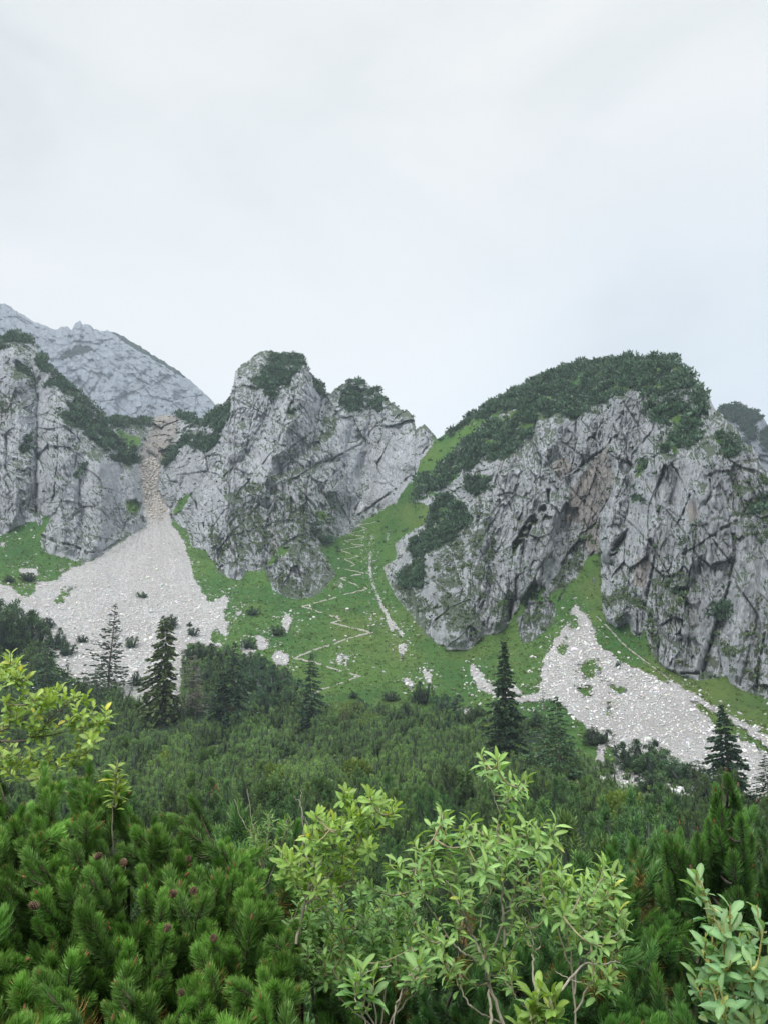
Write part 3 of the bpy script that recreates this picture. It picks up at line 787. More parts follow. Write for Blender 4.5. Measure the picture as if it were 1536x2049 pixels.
rel -= 1.0 * (1 - sstep(0, .03, np.abs(n_)))
rel += 1.1 * fbm(uw / 2.0, v / 9.0, 0, 4, 55, 0.68)
# slabs stay smooth, shattered zones break up
slab = sstep(-.22, .20, fbm(uu / 34, v / 48, 0, 3, 91))
rel = rel * (0.42 + 0.75 * slab)
XW = PX + 7 * noise(PX / 24, PY / 30, 0, 92) + 3 * noise(PX / 8, PY / 11, 0, 93); YW = PY + 8 * noise(PX / 30, PY / 30, 0, 94)
for line, am, wd in SHAPES:
    d = segdist(XW, YW, line, wd + 14)
    rel += (.95 if am > 0 else .62) * am * (1 - .35 * sstep(1180, 1300, PX)) * np.clip(1 - d / wd, 0, 1) ** (1.0 if am > 0 else 1.3) * (.6 + .8 * np.clip(noise(PX / 40, PY / 34, 0, 95) + .5, 0, 1))
bd = sstep(-2, 24, by - PY)
rel_r = np.where(rel > 0, rel * (.35 + .65 * bd), rel * (.7 + .3 * bd)) * rw
cd = np.zeros_like(rel_r)
for line, dep, wd in CRACKS:
    d = segdist(WX * .5 + PX * .5, WY * .5 + PY * .5, line, 30)
    cd += dep * np.exp(-(d / (wd * (0.30 + 0.5 * np.clip(noise(PX / 14, PY / 14, 0, 57) + .3, 0, 1)))) ** 2)
rel_r -= 0.42 * cd * np.clip(rw + 0.2, 0, 1) * np.clip(0.75 + 1.6 * noise(PX / 11, PY / 16, 0, 56), 0.15, 1.2)
for line, dep, wd in (([(1022, 1203), (1018, 1238)], 11, 4.5), ([(1052, 1200), (1049, 1212)], 6, 3.5), ([(1096, 982), (1097, 1004)], 6, 2.6), ([(1246, 1074), (1232, 1092)], 6, 5)):
    rel_r -= dep * np.exp(-(segdist(PX, PY, line, 20) / wd) ** 2) * rw
rel_g = 1.1 * fbm(u / 16, v / 9, 0, 4, 61) + 0.30 * fbm(u / 2.5, v / 1.6, 0, 3, 62)
fan_a = np.where(PX < 700, np.arctan2(PX - 302, PY - 960), np.arctan2(PX - 1150, PY - 1150))
fan_r = np.where(PX < 700, np.hypot(PX - 302, PY - 960), np.hypot(PX - 1150, PY - 1150))
streak = .5 + .9 * noise(fan_a * 9, fan_r / 170, 0, 96) + .45 * noise(fan_a * 26, fan_r / 80, 0, 97)
sw = blur(screem.astype(F), 1.0, 0)
rel_g = rel_g + sw * (0.55 * noise(u / 1.6, v / 0.8, 0, 63) + 0.9 * noise(u / 6, v / 12, 0, 64) + 0.4 + 1.3 * (streak - .5))
rel_g = rel_g - 0.7 * np.exp(-(pd / 2.2) ** 2)
pt = blur(blur(pinem.astype(F), 1.5, 0), 1.5, 1)
rel_p = 2.6 * fbm(u / 8, v / 6, 0, 3, 65) * pt
fade = sstep(1600, 1480, PY)
R1 = R0 - (rel_r + (rel_g * fade) * (1 - rw) + rel_p)
VX, VY, VZ = dxs * R1, dys * R1, T * R1
# behind the crest the mountain falls away again
NB = 14
bk = np.linspace(0, 1, NB + 1)[1:]
Rb = R1[:, :1] + bk[::-1][None, :] * 160
Zb = VZ[:, :1] - (bk[::-1][None, :] * 160) ** 1.0 * (0.9 + 0.25 * noise(xs[:, None] / 40, bk[::-1][None, :] * 6, 0, 71))
def cat(a, b): return np.concatenate([a, b], 1)
VX = cat(dxs[:, :1] * Rb, VX); VY = cat(dys[:, :1] * Rb, VY); VZ = cat(Zb, VZ)
def padrow(m): return np.concatenate([np.repeat(m[:, :1], NB, 1), m], 1)
NRT = NR + NB
THK = [(-300, 1330), (0, 1305), (60, 1300), (110, 1335), (200, 1395), (300, 1425), (345, 1422), (368, 1400), (374, 1340), (400, 1318), (470, 1318), (560, 1350), (600, 1392), (640, 1412),
       (745, 1432), (830, 1434), (900, 1440), (960, 1450), (1080, 1440), (1150, 1490), (1215, 1535), (1290, 1568), (1420, 1578), (1536, 1602), (1900, 1612), (1900, 1625), (-300, 1625)]
thm = inpoly(WX, WY, THK)
thf = blur(blur(thm.astype(F), 10, 0), 10, 1) * (.75 + .8 * noise(PX / 14, PY / 8, 0, 89))
za = np.stack([padrow(x.astype(F)) for x in (grassm & ~screem, np.maximum(pinem, thf * ~screem), screem)], -1)
zb = np.stack([padrow(x.astype(F)) for x in (brownm, mossm, pathm)], -1)
za = blur(blur(za, 2.6, 0), 3.0, 1); zb[..., :2] = blur(blur(zb[..., :2], 3.0, 0), 3.0, 1)
GV = np.stack([VX, VY, VZ], -1).reshape(-1, 3)
NCc = len(xs)
idx = np.arange(NCc * NRT).reshape(NCc, NRT)
Q = np.stack([idx[:-1, :-1], idx[:-1, 1:], idx[1:, 1:], idx[1:, :-1]], -1).reshape(-1, 4)
def facem(m):
    m = padrow(m)
    return (m[:-1, :-1].astype(int) + m[1:, 1:] + m[:-1, 1:] + m[1:, :-1]).reshape(-1)
f_path = facem(pathm) >= 2
f_scr = (facem(screem) >= 2) & ~f_path
f_rock = (facem(rockm) >= 2) & ~f_scr & ~f_path
f_mea = ~(f_path | f_scr | f_rock)
zaf, zbf = za.reshape(-1, 3), zb.reshape(-1, 3)
zcf = np.repeat(padrow(streak.astype(F)).reshape(-1, 1), 3, 1)
def sub(name, fm):
    q = Q[fm]
    used, inv = np.unique(q, return_inverse=True)
    me = mesh_np(name, GV[used], inv.reshape(-1, 4), M_TERRAIN, smooth=True, attrs={'za': zaf[used], 'zb': zbf[used], 'zc': zcf[used]})
    return tag(link(name, me), kind='structure')
tag(sub('mountain', f_rock), 'grey limestone cliffs with dark pine on the ledges')
tag(sub('meadow_slope', f_mea), 'green alpine meadow rising to the foot of the cliffs')
tag(sub('scree_slope', f_scr), 'pale fans of scree spreading below the gullies')
tag(sub('footpath', f_path), 'narrow zigzag footpath climbing the green slope')

# area-weighted samples on the surface
fc = GV[Q].mean(1)
fa = np.linalg.norm(np.cross(GV[Q[:, 2]] - GV[Q[:, 0]], GV[Q[:, 3]] - GV[Q[:, 1]]), axis=1) * 0.5
def padf(a): return padrow(a)[:-1, :-1].reshape(-1)
fpx, fpy = padf(PX), padf(PY)
front = (np.arange(NRT - 1)[None, :] >= NB).repeat(NCc - 1, 0).reshape(-1)
def sample(mask, n, seed, cap=None):
    r = np.random.default_rng(seed)
    i = np.flatnonzero(mask)
    w = fa[i] if cap is None else np.minimum(fa[i], cap)
    j = r.choice(i, size=n, p=w / w.sum())
    a = r.random((n, 1)).astype(F)
    return fc[j] + (GV[Q[j, 0]] - GV[Q[j, 2]]) * (a - .5), j
def ground_at(px, py):
    """world point of the mountainside seen at a photograph pixel"""
    i = int(np.argmin(np.abs(xs - px)))
    k = int(np.argmin(np.abs(PY[i] - py)))
    return np.array([VX[i, NB + k], VY[i, NB + k], VZ[i, NB + k]])

# ---------------------------------------------------------------- far ridge and the shoulder behind the right massif
def ridge(name, crest, ybot, R, g, seed, label, pine=(), step=1.6, amp=1.5, n=300, ext=200):
    c = np.array(crest, float)
    x = np.arange(c[0, 0], c[-1, 0], step)
    y0 = np.interp(x, c[:, 0], c[:, 1]) + 5 * noise(x / 9, x * 0 + .37, 0, seed) + 4 * np.abs(noise(x / 4, x * 0 + .41, 0, seed + 1))
    s = np.linspace(0, 1, n)
    X = np.broadcast_to(x[:, None], (len(x), n)).copy(); Y = y0[:, None] + (ybot - y0[:, None]) * s[None]
    a, b, t = ray(X, Y)
    dt = np.zeros_like(t); dt[:, :-1] = t[:, :-1] - t[:, 1:]
    lr = np.log(R) + np.cumsum((dt / np.maximum(g - t, .2))[:, ::-1], 1)[:, ::-1] + .03 * np.exp(-(Y - y0[:, None]) / 12)
    r = np.exp(blur(lr.astype(F), 3, 0))
    u = np.arctan2(a, b) * R; v = t * r
    k = R / 330.0
    uu = u + 0.12 * v + 5 * k * noise(u / (20 * k), v / (30 * k), 0, seed + 2)
    rel = 9 * (0.35 - np.abs(noise(uu / (30 * k), v / (110 * k), 0, seed + 3))) + 5 * (.3 - np.abs(noise(uu / (12 * k), v / (50 * k), 0, seed + 4)))
    f, ed = facets(uu / (9 * k), v / (20 * k), seed + 5, 2.0)
    f2, ed2 = facets(uu / (3.5 * k), v / (7 * k), seed + 6, 2.0)
    rel += 2.0 * f - .5 * (1 - sstep(0, .06, ed)) + 1.2 * f2 + 1.2 * fbm(uu / (3 * k), v / (4 * k), 0, 3, seed + 7)
    n1 = noise((u + .9 * v) / (16 * k), (v - .4 * u) / (60 * k), 0, seed + 8)
    rel -= .6 * (1 - sstep(0, .03, np.abs(n1)))
    rel += 1.6 * fbm(uu / (5 * k), v / (9 * k), 0, 4, seed + 12, .7)
    r = r - rel * k * amp
    zx, zy, zz = a * r, b * r, t * r
    pm = np.zeros(X.shape, bool)
    wx = X + 5 * fbm(X / 18, Y / 18, 0, 3, seed + 9); wy = Y + 5 * fbm(X / 18, Y / 18, 0, 3, seed + 10)
    for p in pine: pm |= inpoly(wx, wy, p)
    q = np.linspace(1, 0.1, 10)[None]
    rb = r[:, :1] + q * ext; zbk = zz[:, :1] - q * ext * 0.9
    V = np.stack([cat(a[:, :1] * rb, zx), cat(b[:, :1] * rb, zy), cat(zbk, zz)], -1).reshape(-1, 3)
    pm = blur(blur(pm.astype(F), 3.0, 0), 3.0, 1)
    pmf = np.concatenate([np.repeat(pm[:, :1], 10, 1), pm], 1).astype(F)
    z = np.zeros(pmf.shape, F)
    m = n + 10
    ii = np.arange(len(x) * m).reshape(len(x), m)
    q4 = np.stack([ii[:-1, :-1], ii[:-1, 1:], ii[1:, 1:], ii[1:, :-1]], -1).reshape(-1, 4)
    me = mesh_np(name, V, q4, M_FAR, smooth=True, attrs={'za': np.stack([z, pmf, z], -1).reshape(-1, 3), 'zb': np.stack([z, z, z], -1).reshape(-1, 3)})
    return tag(link(name, me), label, kind='structure'), V, q4, pmf.reshape(-1)
FAR = [(-400, 480), (-60, 590), (0, 607), (12, 607), (30, 621), (51, 631), (61, 639), (90, 649), (110, 658), (117, 656), (130, 652), (144, 658), (151, 647), (161, 640), (166, 651), (173, 648),
       (179, 649), (190, 659), (203, 661), (217, 659), (230, 665), (257, 678), (281, 692), (305, 709), (325, 720), (352, 737), (379, 759), (403, 780), (423, 800), (436, 818), (470, 850), (560, 930), (640, 990)]
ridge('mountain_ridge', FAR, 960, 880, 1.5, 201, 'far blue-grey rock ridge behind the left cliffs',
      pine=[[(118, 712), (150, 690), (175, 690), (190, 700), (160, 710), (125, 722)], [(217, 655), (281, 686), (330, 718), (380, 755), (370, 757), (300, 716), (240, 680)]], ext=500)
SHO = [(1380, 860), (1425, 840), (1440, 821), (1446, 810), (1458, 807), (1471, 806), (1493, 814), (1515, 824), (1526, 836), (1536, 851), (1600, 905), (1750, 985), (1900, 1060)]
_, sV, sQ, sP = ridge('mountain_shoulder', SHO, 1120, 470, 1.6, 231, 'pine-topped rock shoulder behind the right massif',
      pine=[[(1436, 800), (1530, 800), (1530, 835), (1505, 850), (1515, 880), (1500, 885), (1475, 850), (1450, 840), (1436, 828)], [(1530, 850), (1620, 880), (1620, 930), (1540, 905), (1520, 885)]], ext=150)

# ---------------------------------------------------------------- near ground, out to the foot of the slope and all round
def near_z(R):
    return np.interp(R, [0, 1.5, 3, 5, 10, 20, 40, 60, 85, 118, 150, 3000], [-1.7, -1.8, -2.3, -3.2, -5.2, -7.8, -10.2, -11.0, -11.4, -11.5, -14.5, -60])
ga = np.radians(np.arange(-180, 181, 3.0))
gr_ = np.concatenate([[0.01], np.geomspace(0.4, 150, 90)])
A, RR = np.meshgrid(ga, gr_, indexing='ij')
fw = sstep(math.radians(110), math.radians(60), np.abs(A))
ZZ = near_z(RR) * fw + (-1.7 + 0.04 * RR) * (1 - fw)
ZZ += 0.10 * np.clip(84 - RR, 0, 12)  / 12 * np.minimum(RR, 12) * noise(np.sin(A) * RR / 5, np.cos(A) * RR / 5, 0, 81) * fw
V = np.stack([np.sin(A) * RR, np.cos(A) * RR, ZZ], -1).reshape(-1, 3)
ii = np.arange(A.size).reshape(A.shape)
q4 = np.stack([ii[:-1, :-1], ii[1:, :-1], ii[1:, 1:], ii[:-1, 1:]], -1).reshape(-1, 4)
one = np.ones(len(V), F)
me = mesh_np('ground', V, q4, M_TERRAIN, smooth=True, attrs={'za': np.stack([one, one * .62, one * 0], -1), 'zb': np.stack([one * 0] * 3, -1)})
tag(link('ground', me), 'dark scrubby ground falling away from the viewpoint', kind='structure')

# ---------------------------------------------------------------- pine cover of the cliffs, rubble, thicket, trees
def tri_cloud(n, size, seed, flat=0.6, col=(0.03, 0.07, 0.03), tip=(0.06, 0.12, 0.04), radial=False):
    """loose clump of small triangles through a dome volume"""
    r = np.random.default_rng(seed)
    d = r.normal(size=(n, 3)); d /= np.linalg.norm(d, axis=1)[:, None]
    d[:, 2] = np.abs(d[:, 2]) * flat + 0.1 * r.random(n)
    rad = r.random(n) ** 0.4
    P = d * rad[:, None]
    ax = d + r.normal(size=(n, 3)) * 0.35 + np.array([0, 0, .8]); ax /= np.linalg.norm(ax, axis=1)[:, None]
    sd = np.cross(ax, r.normal(size=(n, 3))); sd /= np.linalg.norm(sd, axis=1)[:, None]
    s_ = size * (0.6 + 0.8 * r.random(n))[:, None]
    V = np.stack([P - sd * s_ * .5 - ax * s_ * .4, P + sd * s_ * .5 - ax * s_ * .4, P + ax * s_], 1).reshape(-1, 3)
    T = np.arange(3 * n).reshape(n, 3)
    k = (0.75 + 0.5 * r.random(n))[:, None, None]
    C = np.stack([np.tile(col, (n, 1)), np.tile(col, (n, 1)), np.tile(tip, (n, 1))], 1) * k
    return V.astype(F), T, C.reshape(-1, 3).astype(F)

def rot_z(n, r, tilt=0.15):
    D = np.stack([r.normal(size=n) * tilt, r.normal(size=n) * tilt, np.ones(n)], 1)
    return frames(D, r.random(n) * 6.283)

fp = padf(pinem)
r_ = np.random.default_rng(31)
g = Geo()
P, j = sample(fp & front & (fpx > -150) & (fpx < 1700) & (fpy < 1260), 6000, 32, 0.5)
for k in range(4):
    q = P[k::4]; n = len(q)
    g.add(*scatter(tri_cloud(84, .23, 40 + k, 0.7, (.032, .066, .050), (.078, .138, .082)), q + np.array([0, 0, .1]), rot_z(n, r_), (.7 + 2.6 * r_.random(n) ** 3.5), 0.75 + 0.5 * r_.random((n, 1)) + np.array([[0, .06, .0]]) * r_.random((n, 1))))
halo = padf(blur(blur(pinem.astype(F), 9, 0), 9, 1)) * ~fp * padf(rockm)
P, j = sample((halo > .02) & front & (fpx > -60) & (fpx < 1600) & (np.random.default_rng(3).random(len(halo)) < halo * .8), 900, 36, .5)
n = len(P)
g.add(*scatter(tri_cloud(80, .23, 44, 0.7, (.032, .066, .050), (.078, .138, .082)), P, rot_z(n, r_), .5 + 1.1 * r_.random(n) ** 2.5, 0.75 + 0.5 * r_.random((n, 1))))
pmF = sP[sQ[:, 0]] > .5
ci = r_.choice(np.flatnonzero(pmF), 500)
n = len(ci)
g.add(*scatter(tri_cloud(80, .23, 45, 0.7, (.018, .045, .030), (.034, .075, .036)), sV[sQ[ci, 0]] , rot_z(n, r_), 1.5 + 2.0 * r_.random(n) ** 2))
# bushes along the skyline itself
for x0, x1, st, s0 in ((880, 1420, 5, 1.15), (500, 648, 4, 1.1), (682, 830, 6, .9), (403, 462, 4, 1.5), (15, 210, 6, 1.2), (208, 303, 6, 1.0), (355, 403, 5, 1.1)):
    for xx in np.arange(x0, x1, st):
        xx = xx + r_.normal() * 2
        i = int(np.argmin(np.abs(xs - xx))); kk = NB + int(r_.integers(0, 6))
        if not pinem[i, min(kk - NB + 3, NR - 1)] and r_.random() < .6: continue
        V, T, C = tri_cloud(70, .24, int(r_.integers(1000)), 0.8, (.032, .066, .050), (.078, .138, .082))
        s = s0 * (0.6 + 0.8 * r_.random())
        g.add(V * s * np.array([1, 1, 1.1], F) + GV.reshape(NCc, NRT, 3)[i, kk], T, C * (0.8 + .4 * r_.random()))
o = tag(link('dwarf_pine_cover', g.mesh('dwarf_pine_cover', M_NEEDLE)), 'dark dwarf pine cover clothing the crests and ledges of the cliffs', 'dwarf pines', kind='stuff')

# tufts of grass and moss hanging on the cliff ledges
fm_ = padf(mossm & rockm & ~pinem & ~screem)
g = Geo()
P, j = sample(fm_ & front & (fpx > -60) & (fpx < 1600), 2600, 33, .6)
n = len(P)
g.add(*scatter(tri_cloud(14, .5, 50, 0.4, (.035, .065, .025), (.08, .13, .04)), P, rot_z(n, r_, .3), .35 + .7 * r_.random(n) ** 2, .7 + .5 * r_.random((n, 1))))
P, j = sample(padf(rockm & ~pinem & ~screem & ~mossm) & front & (fpx > -60) & (fpx < 1600), 1500, 34, .6)
n = len(P)
g.add(*scatter(tri_cloud(16, .5, 51, 0.4, (.025, .05, .028), (.055, .095, .035)), P, rot_z(n, r_, .3), .3 + 1.0 * r_.random(n) ** 3, .7 + .5 * r_.random((n, 1))))
tag(link('ledge_grass', g.mesh('ledge_grass', M_NEEDLE)), 'grass tufts clinging to cracks and ledges of the grey cliffs', 'grass', kind='stuff')

# ---- rubble on the scree, boulders in the grass
def rock_proto(seed, sub=1):
    r = np.random.default_rng(seed)
    import bmesh
    bm = bmesh.new(); bmesh.ops.create_icosphere(bm, subdivisions=sub, radius=1)
    V = np.array([v.co for v in bm.verts], F); T = np.array([[v.index for v in f.verts] for f in bm.faces])
    bm.free()
    for _ in range(5):
        d = r.normal(size=3); d /= np.linalg.norm(d); c = 0.35 + .35 * r.random()
        h = V @ d.astype(F)
        V = V - np.maximum(h - c, 0)[:, None] * d.astype(F)
    V *= np.array([1.15, .85, .65], F)
    return V.astype(F), T, np.ones((len(V), 3), F)
fs = padf(screem)
g = Geo()
for k, (num, s0, s1, pw_) in enumerate(((24000, .08, .34, 2.5), (11000, .16, .48, 2.2), (300, .35, 1.0, 3))):
    P, j = sample(fs & front & (fpx > -120) & (fpx < 1650) & (fpy > 985), num, 60 + k)
    for q in range(4):
        p = P[q::4]; n = len(p); pr = rock_proto(70 + q, 0 if k == 0 else 1)
        c = np.array([.74, .74, .745]) * (0.6 + 0.45 * r_.random((n, 1))) * (1 + .05 * r_.normal(size=(n, 3)))
        g.add(*scatter(pr, p + np.array([0, 0, .06]), rot_z(n, r_, .5), (s0 + (s1 - s0) * r_.random(n) ** pw_) * np.interp(fpy[j[q::4]], [1040, 1150, 1320, 1500], [.6, .95, 1.1, .75]), c))
P, j = sample(fs & padf(brownm) & front, 900, 66); n = len(P)
g.add(*scatter(rock_proto(75, 0), P, rot_z(n, r_, .5), .2 + .7 * r_.random(n) ** 3, np.array([.54, .50, .46]) * (.6 + .5 * r_.random((n, 1)))))
tag(link('scree_rubble', g.mesh('scree_rubble', M_STONE)), 'pale broken limestone rubble strewn over the scree fans', 'rubble', kind='stuff')
g = Geo()
near_scr = blur(blur(screem.astype(F), 9, 0), 9, 1)
P, j = sample((padf(near_scr) > .03) & ~fs & padf(~rockm) & front & (fpx > -60) & (fpx < 1600) & (fpy < 1480), 1800, 67)
n = len(P)
g.add(*scatter(rock_proto(76, 0), P, rot_z(n, r_, .5), .12 + .5 * r_.random(n) ** 3, np.array([.5, .5, .5]) * (.7 + .5 * r_.random((n, 1)))))
P, j = sample(padf(grassm & ~rockm & ~screem) & front & (fpx > -60) & (fpx < 1600) & (fpy < 1450), 560, 68)
n = len(P)
g.add(*scatter(rock_proto(77, 0), P, rot_z(n, r_, .5), .12 + .75 * r_.random(n) ** 5, np.array([.6, .6, .6]) * (.7 + .5 * r_.random((n, 1)))))
tag(link('meadow_stones', g.mesh('meadow_stones', M_STONE)), 'small pale stones dotted over the green meadow', 'stones', kind='stuff')

# coarse grass on the meadow
g = Geo()
P, j = sample(padf(~rockm & ~screem & ~pathm) & front & (fpx > -60) & (fpx < 1600), 16000, 69)
n = len(P)
g.add(*scatter(tri_cloud(9, .55, 52, 0.35, (.075, .17, .042), (.14, .25, .055)), P, rot_z(n, r_, .3), .22 + .5 * r_.random(n) ** 2, .75 + .45 * r_.random((n, 1)) + np.array([[.12, .0, 0]]) * r_.random((n, 1))))
tag(link('meadow_grass', g.mesh('meadow_grass', M_NEEDLE)), 'short tussocky alpine grass covering the slope', 'grass', kind='stuff')

# ---- shoots and bushes of dwarf pine
def brush(n, length, nl, nw, seed, col0, col1, tipc, lean=(1.25, .35), seg=1, base=0.06):
    """a shoot: needles round an axis along +z. Returns V, T, C"""
    r = np.random.default_rng(seed)
    s = base + (1 - base) * (np.arange(n) + r.random(n)) / n
    ph = np.arange(n) * 2.39996 + r.normal(size=n) * .4
    an = lean[0] + (lean[1] - lean[0]) * s ** 1.3 + r.normal(size=n) * .13
    rad = np.stack([np.cos(ph), np.sin(ph), 0 * ph], 1)
    D = rad * np.sin(an)[:, None] + np.array([0, 0, 1.0]) * np.cos(an)[:, None]
    B = np.stack([0 * s, 0 * s, s * length], 1) + rad * nw
    l_ = nl * (.75 + .4 * r.random(n)) * (0.75 + .35 * np.sin(np.pi * np.clip(s, 0, 1)))
    W = np.cross(D, rad + r.normal(size=(n, 3)) * .8); W /= np.linalg.norm(W, axis=1)[:, None]
    W = W * nw * .5
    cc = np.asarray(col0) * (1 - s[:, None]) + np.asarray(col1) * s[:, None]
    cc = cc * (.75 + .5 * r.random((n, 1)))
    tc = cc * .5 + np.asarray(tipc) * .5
    if seg == 1:
        V = np.stack([B - W, B + W, B + D * l_[:, None]], 1).reshape(-1, 3)
        T = np.arange(3 * n).reshape(n, 3)
        C = np.stack([cc, cc, tc], 1).reshape(-1, 3)
    else:
        M1 = B + D * l_[:, None] * .55
        D2 = D + np.array([0, 0, .38]) - rad * .12; D2 /= np.linalg.norm(D2, axis=1)[:, None]
        E = M1 + D2 * l_[:, None] * .5
        V = np.stack([B - W, B + W, M1 + W * .95, M1 - W * .95, E], 1).reshape(-1, 3)
        q = np.arange(n)[:, None] * 5
        T = np.concatenate([q + [0, 1, 2], q + [0, 2, 3], q + [3, 2, 4]], 1).reshape(-1, 3)
        C = np.stack([cc, cc, cc * .7 + tc * .3, cc * .7 + tc * .3, tc], 1).reshape(-1, 3)
    return V.astype(F), T, C.astype(F)

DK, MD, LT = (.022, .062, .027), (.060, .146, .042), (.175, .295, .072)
def pine_bush(seed, nshoot, nneedle, nl, nw, H=3.0, W=1.15, sl=.38, stems=True, rp=.46):
    """dwarf pine: a handful of upright plumes of shoots on bowed stems, each plume round a dark core added to block light"""
    r = np.random.default_rng(seed)
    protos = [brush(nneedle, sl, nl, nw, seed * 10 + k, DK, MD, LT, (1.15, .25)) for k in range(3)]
    nc = 5 + int(r.integers(0, 3))
    ca = np.arange(nc) * 6.283 / (nc - 1) + r.normal(size=nc) * .35; cr_ = W * (.65 + .45 * r.random(nc)); ch = H * (.48 + .5 * r.random(nc))
    ca[0] = 0; cr_[0] = W * .1; ch[0] = H
    P = []; D = []
    gs = Geo(); g = Geo()
    for a, rr, h in zip(ca, cr_, ch):
        m = max(8, int(nshoot / nc * (.5 + .5 * h / H)))
        ax = np.array([math.cos(a) * rr, math.sin(a) * rr, 0])
        rad = rp * (.75 + .4 * r.random())
        f = r.random(m) ** 1.25 * .80                       # 0 at the top
        prof = rad * np.clip(f * 2.2, 0, 1) ** .75 * (1 - .35 * np.clip((f - .5) * 2, 0, 1))
        th = r.random(m) * 6.283
        out = np.stack([np.cos(th), np.sin(th), 0 * th], 1)
        p = ax * (1 - f)[:, None] ** .45 + out * (prof * (.8 + .3 * r.random(m)))[:, None]
        p[:, 2] = h * (1 - f) - sl * .8
        P.append(p); D.append(out * (.12 + .75 * np.clip(f * 1.6, 0, 1))[:, None] + np.array([0, 0, 1.0]) + r.normal(size=(m, 3)) * .14)
        k = np.linspace(.17, .9, 7)                          # solid dark core, added so light cannot pass through the plume
        cc = ax * (1 - k)[:, None] ** .45; cc[:, 2] = h * (1 - k)
        tube(g, cc[::-1], (rad * .52 * np.clip(k * 2.0 - .24, .02, 1) ** .8)[::-1], (.022, .040, .022), 6)
        if stems:
            tube(gs, curve([ax * .12, ax * .6 + [0, 0, h * .2], ax + [0, 0, h * .6]], 6), np.linspace(.035, .012, 6), (.085, .065, .05), 5)
    P = np.concatenate(P); D = np.concatenate(D)
    for k in range(3):
        q = slice(k, None, 3); n = len(P[q])
        g.add(*scatter(protos[k], P[q], frames(D[q], r.random(n) * 6.28), .75 + .5 * r.random(n), (.7 + .6 * r.random((n, 1))) * (1 + np.array([[.25, .12, 0]]) * (r.random((n, 1)) < .12))))
    return g, gs

BUSH = []
for k in range(5):
    g1, g2 = pine_bush(300 + k, 300, 28, .12, .036, 3.0, 1.15, .34)
    BUSH.append((g1.mesh('bush_needles', M_NEEDLE), g2.mesh('bush_stems', M_FARBARK)))
DARK = []
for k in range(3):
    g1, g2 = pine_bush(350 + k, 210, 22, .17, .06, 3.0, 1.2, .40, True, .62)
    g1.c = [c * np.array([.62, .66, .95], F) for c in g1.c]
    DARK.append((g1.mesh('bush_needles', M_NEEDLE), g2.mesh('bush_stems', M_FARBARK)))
def place_bush(x, y, z, s, label, group, wide=1.0, cat_='dwarf pine', name='dwarf_pine', kit=None):
    t = thing(name, label, cat_, (x, y, z), group, random.random() * 6.28, 1.0)
    t.scale = (s * wide, s * wide, s)
    a, b = random.choice(kit or BUSH)
    link('foliage', a, t); link('stems', b, t)
    return t

# the nearest dwarf pines of the valley, each on its own
cand = []
r2 = np.random.default_rng(77)
for _ in range(60000):
    a = math.radians(r2.uniform(-31, 31)); R = math.sqrt(r2.uniform(13.5 ** 2, 110 ** 2))
    cand.append((math.sin(a) * R, math.cos(a) * R, R))
kept = []; grid = {}
for x, y, R in cand:
    sp = 2.7 + R * .010
    if any((x - p[0]) ** 2 + (y - p[1]) ** 2 < sp * sp for gx in (-1, 0, 1) for gy in (-1, 0, 1) for p in grid.get((int(x // 3.4) + gx, int(y // 3.4) + gy), ())):
        continue
    grid.setdefault((int(x // 3.4), int(y // 3.4)), []).append((x, y)); kept.append((x, y, R))
kept.sort(key=lambda q: q[2])
single, rest = kept[:275], kept[275:]
for x, y, R in single:
    z = float(near_z(R)) - .25
    s = random.choice((.8, .9, 1.0, 1.15, 1.3, 1.5)) * random.uniform(.9, 1.1) * (1.0 + .22 * math.sin(x * .3 + y * .21))
    a = math.degrees(math.atan2(x, y))
    side = 'below the scree with the bare spruce' if a < -9 else ('below the zigzag path' if a < 7 else 'below the scree under the rounded peak')
    dist = 'large nearby' if R < 20 else ('mid-valley' if R < 32 else 'small far-off')
    place_bush(x, y, z, s, f'{dist} dwarf pine {side}', f'{dist} dwarf pines {side}')
# the remaining hundreds as one mass
g = Geo()
LOW = []
for k in range(4):
    g1, _ = pine_bush(400 + k, 140, 16, .15, .06, 3.0, 1.15, .40, False)
    LOW.append(g1.arrays())
P, j = sample(padf(thm) & front & (fpx > -260) & (fpx < 1800), 1000, 35)
ext = np.array([(x, y, float(near_z(R)) - .3) for x, y, R in rest])
P = np.concatenate([P] + ([ext] if len(ext) else []))
for k in range(4):
    q = P[k::4]; n = len(q)
    V, T, C = LOW[k]
    s = .62 + .95 * r2.random(n) ** 1.3
    s = s * np.where((np.arctan2(q[:, 0], q[:, 1]) > .17) & (np.hypot(q[:, 0], q[:, 1]) > 84), .62, 1.0)
    cl = 1.4 * noise(q[:, 0] / 9, q[:, 1] / 9, 0, 88)[:, None]
    g.add(*scatter((V, T, C), q - np.array([0, 0, .3]), rot_z(n, r2, .06), s, (.85 + .7 * r2.random((n, 1)) + .45 * cl) + np.array([[.35, .12, -.1]]) * np.clip(cl, 0, 1)))
tag(link('dwarf_pine_thicket', g.mesh('dwarf_pine_thicket', M_NEEDLE)), 'dense dark mass of dwarf pine filling the valley floor', 'thicket', kind='stuff')

